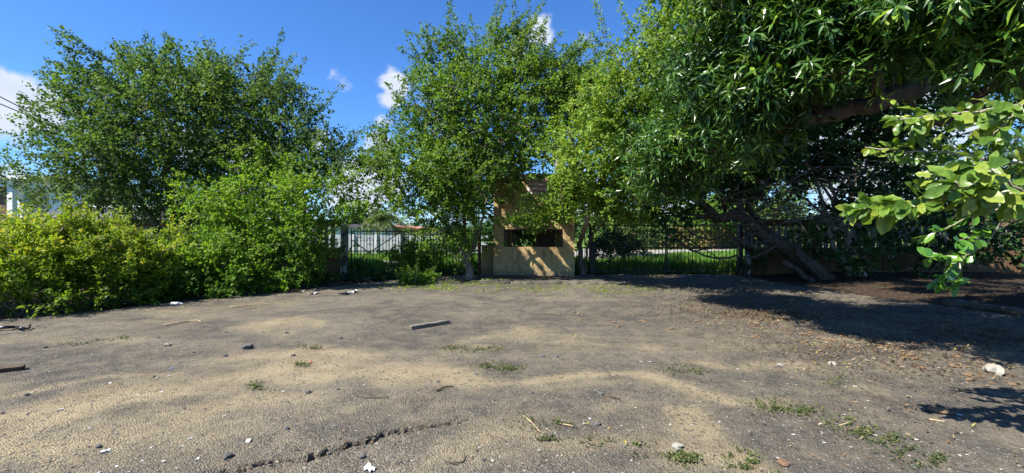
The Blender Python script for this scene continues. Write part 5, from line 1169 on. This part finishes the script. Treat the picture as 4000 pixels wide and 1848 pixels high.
stick([(640,1270),(700,1265),(740,1256),(770,1256),(785,1262)], .014, M['straw'], 'long pale stick lying on the dark asphalt at left')
stick([(-60,1290),(20,1290),(60,1282),(80,1292),(110,1288),(118,1280)], .03, M['black_plastic'], 'twisted black hose piece at the left edge', 'hose', 'hose', .03)
stick([(1705,1535),(1740,1525),(1770,1517)], .012, M['wood_dark'], 'short dark stick beside the upper end of the crack')
stick([(2045,1635),(2080,1670),(2110,1700)], .006, M['straw'], 'thin straw stalk slanting below centre right'); stick([(2185,1665),(2240,1680)], .006, M['straw'], 'short pale straw right of the slanting stalk')
stick([(3620,1635),(3690,1652)], .008, M['straw'], 'pale straight stick at the lower right'); stick([(3280,1665),(3330,1650)], .009, M['straw'], 'short tan stick on the weed strip'); stick([(1740,1815),(1770,1828),(1810,1815),(1815,1790)], .006, M['wood_dark'], 'thin curved twig at the bottom centre'); stick([(2380,1555),(2420,1570)], .010, M['wood_dark'], 'dark twig with dry leaves right of centre'); stick([(1420,1560),(1520,1562)], .008, M['wood_dark'], 'thin dark twig above a pale patch left of centre')
stick([(2620,1782),(2660,1768)], .010, M['iron_pale'], 'short grey metal rod beside a weed tuft at the bottom', 'metal_rod', 'rod')
stick([(900,1200),(960,1196),(1050,1188),(1120,1184)], .014, M['straw'], 'dry branch along the asphalt edge below the sprawling bush'); stick([(2330,1075),(2450,1100),(2600,1085),(2680,1075)], .02, M['bark_dark'] if 'bark_dark' in M else M['straw'], 'fallen bough in the shade below the right gate')
# bottle
p = gnd(690, 1190); b = MB(); prof = [(0,.0),(.035,.002),(.036,.15),(.03,.18),(.014,.205),(.014,.23),(.017,.231),(.017,.25),(0,.251)]
th = np.linspace(0,2*np.pi,10,endpoint=False); V = [[z-.12, r*math.cos(a), .036+r*math.sin(a)] for r, z in prof for a in th]
b.add(V, [(i*10+j, i*10+(j+1)%10, (i+1)*10+(j+1)%10, (i+1)*10+j) for i in range(len(prof)-1) for j in range(10)])
o = link('bottle', b.mesh('bottle', smooth=True), M['paper'], loc=(p[0], p[1], gz(p))); tag(o, 'white plastic bottle lying at the asphalt edge by the bushes', 'bottle'); o.rotation_euler = (0,0,.15)
def scrap(px, py, s, label, mat='paper', group=None, name='scrap'):
    p = gnd(px, py); n = 5; V = []
    for i in range(n):
        for j in range(n): V.append([(i/(n-1)-.5)*s+rg.normal(0,s*.05), (j/(n-1)-.5)*s*.6+rg.normal(0,s*.05), .004+abs(rg.normal(0,s*.12))])
    mb = MB(); mb.add(V, [(i*n+j, (i+1)*n+j, (i+1)*n+j+1, i*n+j+1) for i in range(n-1) for j in range(n-1)]); o = link(name, mb.mesh(name), M[mat], loc=(p[0], p[1], gz(p))); o.rotation_euler = (0,0,rg.uniform(0,6)); tag(o, label, 'litter', group)
scrap(970, 1728, .055, 'crumpled white paper scrap left of the crack'); scrap(1440, 1843, .09, 'white paper scrap at the bottom edge below the crack'); scrap(410, 1768, .06, 'flat white scrap at the bottom left'); scrap(2640, 1752, .05, 'white scrap beside the grey metal rod')
scrap(1380, 1140, .32, 'black and white crumpled trash bag in front of the left gate', 'paper', name='trash_bag'); scrap(1345, 1148, .30, 'black plastic sheet beside the crumpled trash bag', 'black_plastic', name='plastic_sheet'); scrap(1225, 1148, .26, 'pale rubbish heap at the asphalt edge left of the trash bag', 'paper', name='rubbish'); scrap(1160, 1140, .3, 'dark plastic rubbish at the asphalt edge below the small tree', 'black_plastic', name='rubbish')
scrap(1460, 1086, .35, 'white plastic litter in the creeper below the left gate'); scrap(1340, 1070, .3, 'pale litter at the foot of the peeling post'); scrap(1020, 1138, .2, 'white litter piece under the small tree'); scrap(2675, 1082, .22, 'pale blue litter piece on the leaves below the right gate')
M['blue'] = flat('blue plastic', (.10,.14,.24), .2, 9, .5); M['red'] = flat('red plastic', (.45,.07,.05), .2, 9, .5)
scrap(670, 1443, .05, 'small blue grey plastic scrap on the sand edge', 'blue'); scrap(1215, 1420, .045, 'small red scrap beside a weed tuft', 'red')
for px, py in [(430,1500),(610,1480),(660,1470),(540,1545),(630,1535),(350,1675),(240,1600),(990,1535),(1105,1530),(875,1630),(745,1720),(710,1750),(772,1800),(640,1808),(555,1806),(455,1828),(280,1712),(2040,1335),(2505,1414),(2540,1414),(2305,1645),(2880,1440),(2960,1410),(3220,1730),(3580,1715),(3750,1620),(3560,1550),(3100,1700),(2810,1650),(3300,1510),(3340,1510)]:
    scrap(px, py, rg.uniform(.02,.034), 'tiny white flake on the '+(('sand at the left' if py < 1620 else 'asphalt in the bottom left corner') if px < 1250 else ('asphalt right of centre' if px < 2850 else 'asphalt among weeds at the right')), 'paper', 'white flakes strewn over the asphalt', 'flake')
# kerb stone at the right
A_, B_ = gnd(3690,1185), gnd(4010,1232)
kb = MB(); d = norm(B_-A_); nn = np.array([-d[1],d[0],0])*.08; n = 12; V = []
for i in range(n):
    c = A_+(B_-A_)*i/(n-1)+nn/.08*rg.normal(0,.01)
    for s_, z in ((-1,-.05),(-.9,.10+rg.normal(0,.01)),(.9,.11+rg.normal(0,.01)),(1,-.05)): V.append([*(c+nn*s_)[:2], z])
kb.add(V, [(i*4+j, i*4+j+1, i*4+5+j, i*4+4+j) for i in range(n-1) for j in range(3)]+[(0,1,2,3), tuple(4*n-1-j for j in range(4))])
single('kerb', kb, M['kerb'], 'worn concrete kerb in the shade at the right edge', 'kerb', A_)
